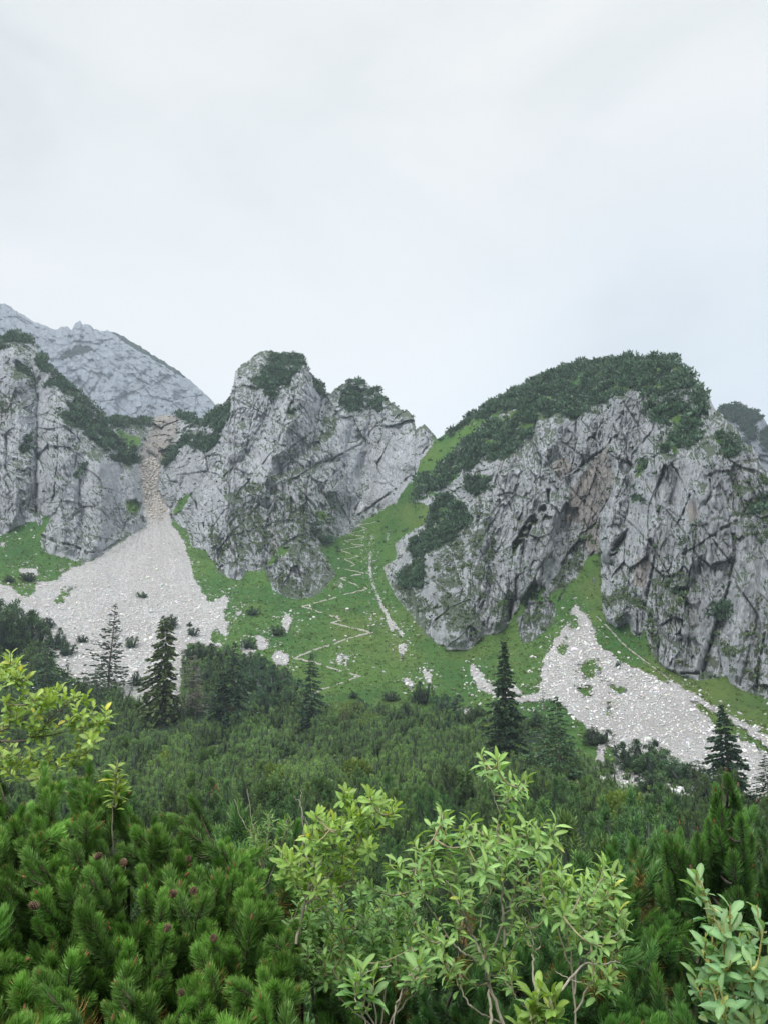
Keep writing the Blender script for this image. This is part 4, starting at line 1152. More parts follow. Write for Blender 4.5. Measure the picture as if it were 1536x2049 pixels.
# scattered dwarf pines on meadow and scree, one by one: (px, py of the foot, height in px, width factor, label)
SPOT = [
    (505, 1230, 17, 1.3, 'small round dark dwarf pine alone on grass below the pointed buttress'),
    (556, 1272, 20, 1.3, 'dark dwarf pine beside the narrow upright scree patch'),
    (497, 1298, 22, 1.4, 'dark dwarf pine bush at the left of the two pale scree patches'),
    (285, 1196, 12, 1.4, 'little dark shrub alone high on the pale scree'),
    (262, 1296, 22, .9, 'upright dark shrub right of the bare spruce on scree'),
    (166, 1286, 14, 1.2, 'flat low shrub on scree left of the bare spruce'),
    (115, 1298, 38, .8, 'tall narrow dark pine bush at left edge of the scree'),
    (273, 1372, 26, .8, 'dark shrub low on the scree by the bare spruce foot'),
    (386, 1272, 16, 1.2, 'olive round shrub on scree right of the tall leaning conifer'),
    (379, 1254, 9, 1.1, 'tiny dark shrub on the right side of the big scree'),
    (342, 1258, 28, .9, 'dark bush behind the top of the leaning conifer'),
    (133, 1312, 22, 1.2, 'dark low bush near the lower left margin of the scree'),
    (57, 1163, 16, 1.6, 'dark bush under the white boulders on the left grass'),
    (18, 1165, 13, 1.4, 'dark bush at the frame edge on the left grass'),
    (95, 1258, 20, 1.3, 'dark bush on the left rim of the big scree'),
    (707, 1397, 14, 1.3, 'small dark bush alone on grass below the lowest path bend'),
    (781, 1402, 20, 1.5, 'dark bush left of the lowest white scree patch'),
    (842, 1408, 42, .9, 'tall dark dwarf pine right of the lowest white scree patch'),
    (890, 1424, 34, 1.5, 'broad dark dwarf pine on the lower meadow edge'),
    (757, 1430, 22, 1.5, 'broad dark bush at the thicket edge below the meadow'),
    (812, 1438, 30, 1.3, 'dark dwarf pine at the thicket edge under the white patch'),
    (720, 1425, 26, 1.4, 'dark bush behind the yellow-green shrub'),
    (953, 1434, 24, 1.4, 'dark dwarf pine left of the tall spruce at meadow edge'),
    (868, 1440, 26, 1.4, 'low dark bush in front of the broad dwarf pine'),
    (925, 1448, 28, 1.3, 'low dark bush left of the crooked scree tongue foot'),
    (1190, 1490, 32, 1.5, 'dark bush on the left foot of the right scree fan'),
    (1215, 1548, 26, 1.2, 'olive bush on the lower scree below the green strip'),
    (1275, 1545, 58, 1.3, 'big dark dwarf pine mound standing on the right scree foot'),
    (1315, 1556, 48, 1.6, 'broad dark dwarf pine mound right of the biggest mound'),
    (1358, 1566, 38, 1.7, 'low spreading dwarf pine at the right end of the mound row'),
    (1236, 1334, 12, .7, 'tiny sapling alone in the middle of the right scree'),
    (395, 1330, 44, 1.2, 'tall dark bush behind the grey dead tree'),
    (425, 1330, 40, 1.3, 'dark bush between dead tree and the broad dark spruce'),
    (540, 1400, 56, 1.2, 'dark bush clump on grass left of the slim spruce'),
    (570, 1396, 36, 1.5, 'dark bush right beside the slim spruce'),
    (505, 1380, 52, 1.2, 'dark bush below the two pale scree patches'),
    (20, 1302, 92, 1.0, 'largest dark pine clump at the left edge under the scree'),
    (55, 1300, 70, 1.0, 'second dark pine clump at the left edge beside the scree'),
    (-10, 1290, 80, 1.1, 'dark pine clump cut by the left frame edge'),
    (415, 1372, 46, 1.2, 'dark bush between the dead tree and the dark spruces'), (520, 1356, 40, 1.3, 'dark bush just left of the lower pale scree patch'),
    (548, 1376, 44, 1.2, 'dark bush below the lower pale scree patch'), (575, 1420, 40, 1.3, 'dark bush at the left foot of the slim spruce'),
    (525, 1428, 46, 1.2, 'dark bush beside the lowest stretch of the path'), (500, 1340, 34, 1.2, 'dark bush touching the lower left of the upper pale patch'),
    (1380, 1572, 40, 1.4, 'dark low bush between the mound row and the larch'), (1300, 1585, 36, 1.6, 'dark bush in front of the mound row on the scree foot'),
    (970, 1470, 30, 1.4, 'dark bush directly left of the tallest spruce'), (1075, 1452, 30, 1.4, 'dark bush between the tallest spruce and the bushy one'), (900, 1470, 28, 1.5, 'dark bush in the thicket edge under the broad dwarf pine'),
    (1420, 1592, 40, 1.5, 'dark bush at the foot of the right-hand spruce'),
]
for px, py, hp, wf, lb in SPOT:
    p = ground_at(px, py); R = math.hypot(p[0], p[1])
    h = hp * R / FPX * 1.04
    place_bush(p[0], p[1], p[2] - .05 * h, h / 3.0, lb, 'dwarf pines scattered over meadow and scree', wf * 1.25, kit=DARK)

# ---- conifers
def conifer(seed, H, W, whorls, per, droop, dens, col, tip, bare=0.0, taper=1.0, up=0.0, cw=.16, gap=0.0):
    """trunk and crown of a spruce: whorls of drooping boughs set with needle sprays"""
    r = np.random.default_rng(seed)
    gt = Geo(); gc = Geo()
    tube(gt, [(0, 0, -.3), (0.01 * H * r.normal(), 0, H * .3), (.008 * H * r.normal(), .006 * H * r.normal(), H * .7), (0, 0, H)], [H * .013, H * .010, H * .005, H * .0012], (.11, .09, .075), 7)
    sk = r.random() * 6.28
    for i in range(whorls):
        f = (i + .3 + .5 * r.random()) / whorls
        z = H * (.05 + .94 * f)
        prof = (1 - f) ** taper * (.85 + .3 * r.random())
        if r.random() < .03: continue
        for b in range(per):
            a = b * 6.283 / per + i * 1.1 + r.normal() * .25
            Lb = W * .5 * max(prof, .05) * (.5 + .75 * r.random()) * (1 + .26 * math.cos(a - sk))
            z = H * min(.985, max(.03, .05 + .94 * f + r.normal() * .4 / whorls))
            d = np.array([math.cos(a), math.sin(a), 0])
            dz = droop * (1 - .6 * f)
            pts = [np.array([0, 0, z]), d * Lb * .5 + [0, 0, z - dz * Lb * .35 + up * Lb * .1], d * Lb + [0, 0, z - dz * Lb * .75 + up * Lb * .5]]
            cv = curve(pts, 6)
            tube(gt, cv, np.linspace(H * .0035 * (1.1 - f), H * .0008, 6), (.10, .085, .07), 4)
            m = int(dens * 2.1 * (.4 + Lb / (W * .5)))
            if m < 1 or r.random() < bare: continue
            t = (.15 + .85 * r.random(m)) if bare < .3 else (.35 + .65 * r.random(m))
            k = t * 5; i0 = np.minimum(k.astype(int), 4); fr = (k - i0)[:, None]
            B = cv[i0] * (1 - fr) + cv[i0 + 1] * fr
            side = np.cross(d, [0, 0, 1.0]) * np.where(r.random(m) < .5, 1, -1)[:, None]
            D = d * .7 + side * (.9 * r.random((m, 1))) + np.array([0, 0, -.35]) * droop + np.array([0, 0, .5]) * up + r.normal(size=(m, 3)) * .22
            D /= np.linalg.norm(D, axis=1)[:, None]
            ln = H * .033 * (.6 + .7 * r.random((m, 1))) * (.55 + .6 * prof)
            Wd = np.cross(D, r.normal(size=(m, 3))); Wd /= np.linalg.norm(Wd, axis=1)[:, None]
            Wd = Wd * ln * cw * 2
            V = np.stack([B - Wd * .6, B + Wd * .6, B + D * ln * .6 + Wd, B + D * ln * 1.15, B + D * ln * .6 - Wd], 1).reshape(-1, 3)
            q = np.arange(m)[:, None] * 5
            T = np.concatenate([q + [0, 1, 2], q + [0, 2, 4], q + [4, 2, 3]], 1).reshape(-1, 3)
            c = np.asarray(col) * (.7 + .6 * r.random((m, 1))); ct = np.asarray(tip) * (.7 + .6 * r.random((m, 1)))
            C = np.stack([c, c, (c + ct) / 2, ct, (c + ct) / 2], 1).reshape(-1, 3)
            gc.add(V, T, C)
    return gc, gt

SPR, SPT = (.026, .066, .036), (.065, .130, .062)
CON = [  # px of foot, py of foot, py of tip, width px, seed, args, name, label
    (216, 1392, 1206, 95, 501, dict(whorls=26, per=7, droop=.55, dens=5, col=(.03, .055, .035), tip=(.055, .09, .055), bare=.12, up=.55, cw=.13, taper=.8), 'spruce', 'sparse spruce with bare drooping boughs standing out against the pale scree'),
    (322, 1450, 1232, 84, 502, dict(whorls=34, per=6, droop=.9, dens=12, col=(.055, .110, .038), tip=(.13, .215, .062), taper=.45), 'conifer', 'tall olive-green leaning conifer with hanging boughs at the right of the scree'),
    (384, 1432, 1310, 76, 503, dict(whorls=30, per=7, droop=.3, dens=12, col=(.20, .18, .165), tip=(.27, .25, .23), bare=.25, cw=.035, taper=.45, up=.1), 'dead_tree', 'grey leafless dead tree beside the olive conifer'),
    (462, 1468, 1284, 96, 504, dict(whorls=26, per=6, droop=.7, dens=13, col=(.024, .060, .036), tip=(.055, .115, .062), taper=.7), 'spruce', 'broad dark spruce in front of the bush-covered grass'),
    (440, 1470, 1330, 60, 514, dict(whorls=22, per=6, droop=.7, dens=12, col=(.020, .048, .028), tip=(.038, .085, .045), taper=.8), 'spruce', 'shorter dark spruce leaning on the broad dark spruce'),
    (620, 1462, 1306, 74, 505, dict(whorls=24, per=6, droop=.5, dens=13, col=SPR, tip=SPT, taper=.75), 'spruce', 'slim dark spruce standing in front of the zigzag path'),
    (1016, 1545, 1282, 92, 506, dict(whorls=34, per=6, droop=.45, dens=14, col=SPR, tip=SPT, taper=.85), 'spruce', 'tallest slender spruce with a thin tip right of the green meadow'),
    (1120, 1560, 1392, 120, 507, dict(whorls=22, per=6, droop=.3, dens=14, col=(.028, .068, .030), tip=(.065, .13, .05), taper=.6), 'spruce', 'bushy mid-green spruce in front of the left foot of the right scree'),
    (1086, 1420, 1368, 22, 508, dict(whorls=12, per=4, droop=.3, dens=4, col=(.06, .08, .065), tip=(.09, .12, .09), taper=.7), 'spruce', 'thin grey-green sapling on the tip of the right scree tongue'),
    (1462, 1612, 1408, 92, 509, dict(whorls=26, per=8, droop=.35, dens=17, cw=.2, col=(.022, .055, .034), tip=(.05, .10, .06), taper=.85), 'spruce', 'dark spruce with even tiers against the right scree'),
    (1540, 1625, 1510, 70, 510, dict(whorls=20, per=6, droop=.4, dens=13, col=SPR, tip=SPT, taper=.7), 'spruce', 'dark spruce cut by the right frame edge'),
    (1400, 1606, 1518, 66, 511, dict(whorls=16, per=6, droop=.2, dens=12, col=(.05, .10, .035), tip=(.10, .17, .055), taper=.5), 'larch', 'light green feathery larch left of the even-tiered spruce'),
    (85, 1420, 1272, 80, 512, dict(whorls=22, per=6, droop=.5, dens=12, col=SPR, tip=(.05, .105, .045), taper=.6), 'spruce', 'green spruce beside the dark pine clumps at the left scree margin'),
    (128, 1412, 1320, 50, 513, dict(whorls=18, per=5, droop=.5, dens=11, col=SPR, tip=SPT, taper=.7), 'spruce', 'small spruce between the left scree margin and the bare spruce'),
    (190, 1420, 1330, 56, 515, dict(whorls=16, per=6, droop=.4, dens=12, col=SPR, tip=SPT, taper=.6), 'spruce', 'short dark spruce at the foot of the bare spruce'),
    (612, 1026, 990, 15, 516, dict(whorls=12, per=5, droop=.5, dens=9, col=(.015, .038, .022), tip=(.03, .06, .035), taper=.5), 'spruce', 'small dark spruce high on a ledge of the central cliff'),
    (628, 1074, 1034, 22, 517, dict(whorls=12, per=6, droop=.5, dens=10, col=(.015, .038, .022), tip=(.03, .06, .035), taper=.35), 'spruce', 'bushy dark spruce on the lower ledge of the central cliff'),
    (935, 842, 826, 7, 518, dict(whorls=9, per=4, droop=.3, dens=5, col=(.03, .06, .04), tip=(.05, .09, .05), taper=.7), 'spruce', 'lone tiny tree on the skyline above the saddle'),
    (1297, 722, 706, 22, 519, dict(whorls=9, per=7, droop=.2, dens=12, col=(.018, .045, .03), tip=(.035, .075, .04), taper=.3), 'pine_tree', 'round dark tree sticking up on the top of the rounded peak'),
    (1131, 740, 728, 7, 520, dict(whorls=8, per=4, droop=.3, dens=5, col=(.02, .05, .03), tip=(.04, .08, .04), taper=.6), 'spruce', 'tiny pointed tree on the left shoulder of the rounded peak'),
    (1356, 735, 718, 9, 521, dict(whorls=8, per=5, droop=.3, dens=6, col=(.02, .05, .03), tip=(.04, .08, .04), taper=.6), 'spruce', 'tiny pointed tree at the right end of the summit cap'),
]
for px, py, pt_, wp, sd0, kw, nm, lb in CON:
    p = ground_at(px, py); R = math.hypot(p[0], p[1])
    t0 = float(ray(px, pt_)[2])
    if py > 1600 or p[2] > -2 and False: pass
    H = max(t0 * R - p[2], 1.5); Wd = wp * R / FPX
    gc, gt = conifer(sd0, H, Wd, **kw)
    t = thing(nm, lb, 'dead tree' if nm == 'dead_tree' else 'tree', p, 'conifers of the valley and cliffs')
    link('trunk', gt.mesh('trunk', M_FARBARK), t)
    link('crown' if nm != 'dead_tree' else 'twigs', gc.mesh('crown', M_NEEDLE), t)

# ---- broad-leaved shrubs between the pines
def leafy(seed, H, W, n, size, col, tip, lobes=8):
    r = np.random.default_rng(seed)
    gs = Geo(); gl = Geo()
    for k in range(lobes):
        a = r.random() * 6.28; rr = W * .5 * math.sqrt(r.random()) * .8; h = H * (.42 + .5 * r.random())
        c = np.array([math.cos(a) * rr, math.sin(a) * rr, h])
        cv = curve([(0, 0, 0), (c[0] * .3, c[1] * .3, h * .45), c], 6)
        tube(gs, cv, np.linspace(.02 * H, .004 * H, 6), (.16, .14, .11), 5)
        m = n // lobes
        d = r.normal(size=(m, 3)); d /= np.linalg.norm(d, axis=1)[:, None]
        P = c + d * (r.random((m, 1)) ** .5) * np.array([W * .24, W * .24, H * .2])
        D = d + np.array([0, 0, .5]) + r.normal(size=(m, 3)) * .4; D /= np.linalg.norm(D, axis=1)[:, None]
        S = np.cross(D, r.normal(size=(m, 3))); S /= np.linalg.norm(S, axis=1)[:, None]
        z = size * (.6 + .7 * r.random((m, 1)))
        V = np.stack([P, P + D * z * .5 + S * z * .28, P + D * z, P + D * z * .5 - S * z * .28], 1).reshape(-1, 3)
        q = np.arange(m)[:, None] * 4
        T = np.concatenate([q + [0, 1, 2], q + [0, 2, 3]], 1).reshape(-1, 3)
        f = r.random((m, 1))
        C = np.repeat(np.asarray(col) * (1 - f) + np.asarray(tip) * f, 4, 0)
        gl.add(V, T, C)
    return gl, gs
YG, GG = ((.07, .14, .03), (.19, .26, .045)), ((.06, .125, .045), (.12, .21, .07))
SHR = [  # px, py foot, py top, width px, colours, label
    (690, 1452, 1404, 70, YG, 'yellow-green leafy shrub between slim spruce and meadow edge'),
    (480, 1470, 1424, 36, GG, 'pale green leafy shrub in front of the broad dark spruce'),
    (735, 1462, 1428, 50, YG, 'low yellowish shrub right of the yellow-green shrub'),
    (820, 1468, 1436, 60, GG, 'soft green shrub below the meadow edge'),
    (980, 1480, 1440, 50, YG, 'bright green shrub left of the tallest spruce foot'),
    (650, 1470, 1430, 40, GG, 'mid-green shrub touching the slim spruce foot'),
]
for i, (px, py, pt_, wp, cc, lb) in enumerate(SHR):
    p = ground_at(px, py); R = math.hypot(p[0], p[1])
    H = float(ray(px, pt_)[2]) * R - p[2]
    gl, gs = leafy(600 + i, H, wp * R / FPX, 900, .28, cc[0], cc[1])
    t = thing('leafy_shrub', lb, 'shrub', p, 'leafy shrubs among the pines')
    link('stems', gs.mesh('stems', M_FARBARK), t); link('leaves', gl.mesh('leaves', M_LEAF), t)
# leafy shrubs and a dead pine standing among the near pines: (px, py of top, range, height, width)
SHN = [(540, 1568, 48, 3.0, 1.8, GG, 'grey-green shrub rising from the mid-valley pines'), (500, 1440, 70, 3.6, 2.4, GG, 'light leafy shrub deep in the thicket above the red-brown pine'),
       (800, 1590, 34, 2.6, 1.3, GG, 'thin pale shrub in the thicket right of the willow tip'), (1080, 1560, 40, 3.0, 2.2, YG, 'yellowish shrub behind the top shoot of the central willow'),
       (1290, 1640, 24, 2.6, 2.0, GG, 'grey-green leafy shrub behind the right pine bush'), (1180, 1560, 45, 3.2, 1.6, GG, 'slender pale shrub with thin stems in the right thicket'),
       (560, 1530, 60, 3.2, 2.6, YG, 'yellow-green shrub in mid-thicket above the bare twigs'), (330, 1510, 58, 3.0, 2.2, YG, 'yellowish shrub in the left thicket'), (640, 1560, 50, 3.0, 2.4, GG, 'soft grey-green mound of leaves in the central thicket'),
       (720, 1520, 60, 3.2, 2.8, YG, 'broad yellow-green shrub in the thicket above the leaning willow'), (910, 1545, 55, 3.0, 2.4, GG, 'light green shrub in the thicket left of the willow top shoot'), (1230, 1590, 50, 3.0, 2.6, YG, 'fresh green shrub in the thicket under the right scree'),
       (420, 1500, 62, 3.2, 2.6, GG, 'pale grey-green shrub in the thicket above the red-brown pine'), (260, 1480, 66, 3.2, 2.6, GG, 'dull green shrub in the thicket right of the leafy branch')]
for i, (px, py, R, H, W, cc, lb) in enumerate(SHN):
    x, y, t_ = ray(px, py)
    rs = np.linspace(34, 125, 400)
    R = float(rs[np.argmin(np.abs(t_ * rs - near_z(rs) - H - .5))])
    z0 = float(near_z(R)) - .2; H = float(t_ * R) - z0
    if H > 5.5:
        gp = ground_at(px, py + 34); R = math.hypot(gp[0], gp[1]); z0 = float(gp[2]) - .2; H = min(float(t_ * R) - z0, 5.0)
    gl, gs = leafy(640 + i, H, W * 1.25, 2600, .004 * R, cc[0], cc[1], 11)
    t = thing('leafy_shrub', lb, 'shrub', (float(x * R), float(y * R), z0), 'leafy shrubs among the pines')
    link('stems', gs.mesh('stems', M_FARBARK), t); link('leaves', gl.mesh('leaves', M_LEAF), t)
x, y, t_ = ray(432, 1568); R = float(rs[np.argmin(np.abs(t_ * rs - near_z(rs) - 2.9))])
gb, gst = pine_bush(777, 150, 30, .10, .026, 2.4, .8)
gb.c = [c * np.array([3.6, .8, .8], F) for c in gb.c]
z0 = float(t_ * R) - 2.5
t = thing('dead_pine_bush', 'red-brown withered dwarf pine above the big foreground pine', 'dwarf pine', (float(x * R), float(y * R), z0))
link('foliage', gb.mesh('foliage', M_NEEDLE), t); link('stems', gst.mesh('stems', M_FARBARK), t)

# ---------------------------------------------------------------- foreground: mountain pines
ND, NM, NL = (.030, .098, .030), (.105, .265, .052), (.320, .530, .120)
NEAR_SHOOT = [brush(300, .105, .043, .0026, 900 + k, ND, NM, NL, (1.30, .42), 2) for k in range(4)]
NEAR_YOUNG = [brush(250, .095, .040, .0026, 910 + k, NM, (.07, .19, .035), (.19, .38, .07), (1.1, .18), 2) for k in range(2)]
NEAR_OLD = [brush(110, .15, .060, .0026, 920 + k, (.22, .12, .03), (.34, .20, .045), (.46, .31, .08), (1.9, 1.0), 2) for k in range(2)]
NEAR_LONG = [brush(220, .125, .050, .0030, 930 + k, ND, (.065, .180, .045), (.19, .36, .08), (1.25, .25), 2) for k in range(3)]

def bud(seed):
    g = Geo()
    tube(g, [(0, 0, 0), (0, 0, .012), (0, 0, .026)], [.0045, .006, .001], (.20, .085, .04), 6)
    return g.arrays()
BUD = bud(1)

def cone_mesh(seed):
    """a ripe pine cone: an egg of overlapping pointed scales"""
    r = np.random.default_rng(seed); g = Geo()
    tube(g, [(0, 0, 0), (0, 0, .012), (0, 0, .03), (0, 0, .045)], [.006, .014, .012, .002], (.05, .03, .02), 8)
    for i in range(64):
        f = (i + .5) / 64; z = .002 + .044 * f; R = .0185 * math.sin(math.pi * (.16 + .80 * f)) ** .8
        a = i * 2.39996; c, s_ = math.cos(a), math.sin(a)
        o = np.array([c, s_, 0]); t = np.array([-s_, c, 0]); up = np.array([0, 0, 1.0])
        b = o * R * .5 + up * z; w = .0052 * (1.1 - .5 * f)
        tip = o * (R + .003) + up * (z + .004)
        V = [b - t * w - up * .003, b + t * w - up * .003, o * R + t * w + up * (z + .003), tip, o * R - t * w + up * (z + .003), o * (R + .001) + up * (z + .0075)]
        k = .8 + .5 * r.random()
        C = np.array([[.06, .035, .025]] * 2 + [[.27, .175, .105]] + [[.34, .24, .15]] + [[.27, .175, .105]] + [[.10, .06, .04]]) * k
        g.add(V, [(0, 1, 2), (0, 2, 3), (0, 3, 4), (1, 2, 0), (2, 5, 3), (3, 5, 4), (0, 2, 4)], C)
    return g

def pine_from(poly, n, Rtop, Rbot, seed, protos, label, sc=(.75, 1.25), deep=.6, stems=9, cones=(), old=.10, young=.2, name='mountain_pine', extra=None, lean=0.0, spacing=0, tint=(1, 1, 1)):
    """a bushy pine whose shoots fill the traced outline, nearer towards its foot; stems run back to the root"""
    r = np.random.default_rng(seed)
    p = np.array(poly, float)
    x0, y0 = p.min(0); x1, y1 = p.max(0)
    # boughs: each carries a sheaf of shoots, with dark gaps between the boughs
    bx = []
    tries = 0
    nb = max(6, n // 9)
    while len(bx) < nb and tries < nb * 80:
        tries += 1
        x, y = r.uniform(x0, x1), r.uniform(y0, y1)
        if not inpoly(np.array([x]), np.array([y]), poly)[0]: continue
        if any((q[0] - x) ** 2 + ((q[1] - y) * .8) ** 2 < (2.1 * spacing) ** 2 for q in bx): continue
        bx.append((x, y))
    bx = np.array(bx)
    per = int(math.ceil(n / len(bx)))
    bi = np.repeat(np.arange(len(bx)), per)
    off = r.normal(size=(len(bi), 2)) * np.array([1.35, 1.5]) * spacing
    pts = bx[bi] + off
    dd = (r.random(len(bi)) < .30).astype(float)
    f = np.clip((pts[:, 1] - y0) / (y1 - y0), 0, 1)
    bR = r.normal(size=len(bx)) * .13; bD = r.normal(size=(len(bx), 3)) * np.array([.34, .22, .10]); bT = .75 + .5 * r.random(len(bx))
    R = Rtop + (Rbot - Rtop) * f ** .8 + bR[bi] + r.normal(size=len(pts)) * .05 + dd * deep * r.uniform(.3, 1, len(pts)) + np.clip(np.linalg.norm(off, axis=1) / spacing - 1, 0, 3) * .06
    tip = at(pts[:, 0], pts[:, 1], R)
    cx = (x0 + x1) / 2; Rc = (Rtop + Rbot) / 2 + .9
    xc, yc, _ = ray(cx, (y0 + y1) / 2)
    root = np.array([xc * Rc, yc * Rc, float(near_z(Rc)) - .1])
    mid = tip.mean(0)
    bc = at(bx[:, 0], bx[:, 1] + 1.5 * spacing, Rtop + (Rbot - Rtop) * .5 + 0 * bx[:, 0])
    out = (pts - bx[bi]) / spacing
    D = (tip - mid) * .10 + np.array([lean, -.24, .85]) + bD[bi] + np.stack([out[:, 0] * .26, 0 * out[:, 0], -out[:, 1] * .12], 1) + r.normal(size=tip.shape) * np.array([.15, .15, .10])
    D /= np.linalg.norm(D, axis=1)[:, None]
    S = r.uniform(sc[0], sc[1], len(pts))
    base = tip - D * (S * .135)[:, None]
    M = frames(D, r.random(len(pts)) * 6.28)
    gn = Geo(); gs = Geo(); gb = Geo()
    kind = r.random(len(pts))
    for k, pr in enumerate(protos):
        q = (kind >= young) & (np.arange(len(pts)) % len(protos) == k)
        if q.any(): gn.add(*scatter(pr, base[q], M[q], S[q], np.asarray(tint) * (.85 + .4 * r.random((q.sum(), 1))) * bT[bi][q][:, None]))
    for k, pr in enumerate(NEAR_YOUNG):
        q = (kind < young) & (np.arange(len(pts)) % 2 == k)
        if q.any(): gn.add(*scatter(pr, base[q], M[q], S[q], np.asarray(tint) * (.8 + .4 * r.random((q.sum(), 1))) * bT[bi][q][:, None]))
    # second year needles further down each shoot, darker, and some dying orange ones
    q = r.random(len(pts)) < .75
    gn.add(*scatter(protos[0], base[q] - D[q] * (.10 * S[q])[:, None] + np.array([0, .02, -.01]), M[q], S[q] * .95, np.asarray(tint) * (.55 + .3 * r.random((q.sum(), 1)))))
    q = r.random(len(pts)) < old
    if q.any(): gn.add(*scatter(NEAR_OLD[0], base[q] - D[q] * (.13 * S[q])[:, None] + np.array([0, -.02, 0]), M[q], S[q] * 1.1, .5 + .7 * r.random((q.sum(), 1))))
    q = r.random(len(pts)) < .3
    if q.any(): gs.add(*scatter(BUD, base[q] + D[q] * (.100 * S[q])[:, None], M[q], S[q] * 1.1))
    # one branch to every bough, twigs from its last stretch
    for bi_ in range(len(bx)):
        m = np.flatnonzero(bi == bi_)
        e_ = base[m].mean(0) - D[m].mean(0) * .10 + np.array([0, .10, -.04])
        st = root + r.normal(size=3) * np.array([.35, .2, 0])
        cv = curve([st, st * .5 + e_ * .5 + np.array([0, .25, -.22]) + r.normal(size=3) * .07, e_ + np.array([0, .10, -.10]), e_], 9)
        tube(gs, cv, np.linspace(.015, .0055, 9), (.075, .058, .045), 6)
        for i in m:
            k = int(r.integers(6, 9)); a_ = cv[k]; b_ = base[i]
            tube(gs, curve([a_, a_ * .5 + b_ * .5 - D[i] * .02, b_, b_ + D[i] * S[i] * .085], 6), np.linspace(.0048, .0030, 6), (.085, .06, .042), 4)
    t = thing(name, label, 'pine', root, 'foreground mountain pines')
    link('needles', gn.mesh('needles', M_NEAR_NEEDLE, root), t)
    link('branches', gs.mesh('branches', M_BARK, root), t)
    for i, (px, py, rr, ax, s) in enumerate(cones):
        o = link('cone', CONE[i % len(CONE)], t, Vector(at(px, py, rr - .12) - root))
        o.rotation_euler = Vector(ax).to_track_quat('Z', 'Y').to_euler(); o.scale = (s * .52,) * 3
    return t, root
CONE = [cone_mesh(k).mesh('cone', M_BARK) for k in range(3)]

LEFT = [(-60, 1530), (30, 1560), (70, 1590), (110, 1548), (150, 1560), (190, 1530), (222, 1570), (238, 1640), (262, 1625), (300, 1650), (340, 1628), (372, 1618), (410, 1650), (432, 1690), (470, 1680), (500, 1720), (545, 1790),
        (556, 1850), (575, 1920), (585, 2000), (590, 2110), (-60, 2110)]
pine_from(LEFT, 1250, 3.9, 2.3, 1001, NEAR_SHOOT, 'big bushy mountain pine with upright shoots and brown cones, largest of the foreground pines', (.62, 1.02), .7, 7,
          [(190, 1716, 3.05, (.9, -.3, .35), 1.15), (250, 1722, 3.0, (.1, -.9, -.2), 1.2), (377, 1720, 3.1, (.3, -.8, .4), 1.05), (351, 1788, 2.75, (-.2, -.9, .2), 1.15), (384, 1784, 2.75, (.5, -.7, .3), 1.15),
           (80, 1814, 2.55, (-.8, -.5, .3), 1.15), (429, 1878, 2.5, (.1, -.9, .3), 1.0), (366, 1984, 2.25, (-.1, -1, .1), .8), (340, 1850, 2.5, (-.2, -.8, -.4), 1.0)], .05, .3, spacing=15)
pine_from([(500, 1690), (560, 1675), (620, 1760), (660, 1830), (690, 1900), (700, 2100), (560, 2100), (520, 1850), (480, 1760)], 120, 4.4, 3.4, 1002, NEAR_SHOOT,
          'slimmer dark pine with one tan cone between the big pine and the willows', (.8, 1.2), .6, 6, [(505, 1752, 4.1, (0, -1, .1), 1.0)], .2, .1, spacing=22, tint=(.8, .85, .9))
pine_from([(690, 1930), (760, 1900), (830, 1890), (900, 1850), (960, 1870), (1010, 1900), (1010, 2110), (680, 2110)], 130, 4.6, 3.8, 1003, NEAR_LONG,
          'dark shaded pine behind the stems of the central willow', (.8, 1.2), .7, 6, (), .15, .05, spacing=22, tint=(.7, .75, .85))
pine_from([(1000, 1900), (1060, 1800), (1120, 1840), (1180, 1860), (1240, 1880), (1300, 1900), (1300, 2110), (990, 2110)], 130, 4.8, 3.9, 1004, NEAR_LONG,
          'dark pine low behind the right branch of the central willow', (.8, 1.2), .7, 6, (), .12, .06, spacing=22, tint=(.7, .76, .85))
pine_from([(1240, 1720), (1262, 1690), (1300, 1695), (1330, 1720), (1350, 1790), (1330, 1850), (1340, 1930), (1370, 1990), (1370, 2110), (1240, 2110), (1225, 1900), (1230, 1800)], 130, 4.9, 3.7, 1005, NEAR_LONG,
          'rounded green pine bush left of the pine with the bare trunk', (.85, 1.25), .6, 6, (), .08, .22, spacing=22)
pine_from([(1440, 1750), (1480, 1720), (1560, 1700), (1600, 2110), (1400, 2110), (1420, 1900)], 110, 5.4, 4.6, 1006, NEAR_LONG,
          'shaded pine behind the large-leaved willow at the right edge', (.85, 1.2), .7, 6, (), .1, .1, spacing=22, tint=(.75, .8, .9))

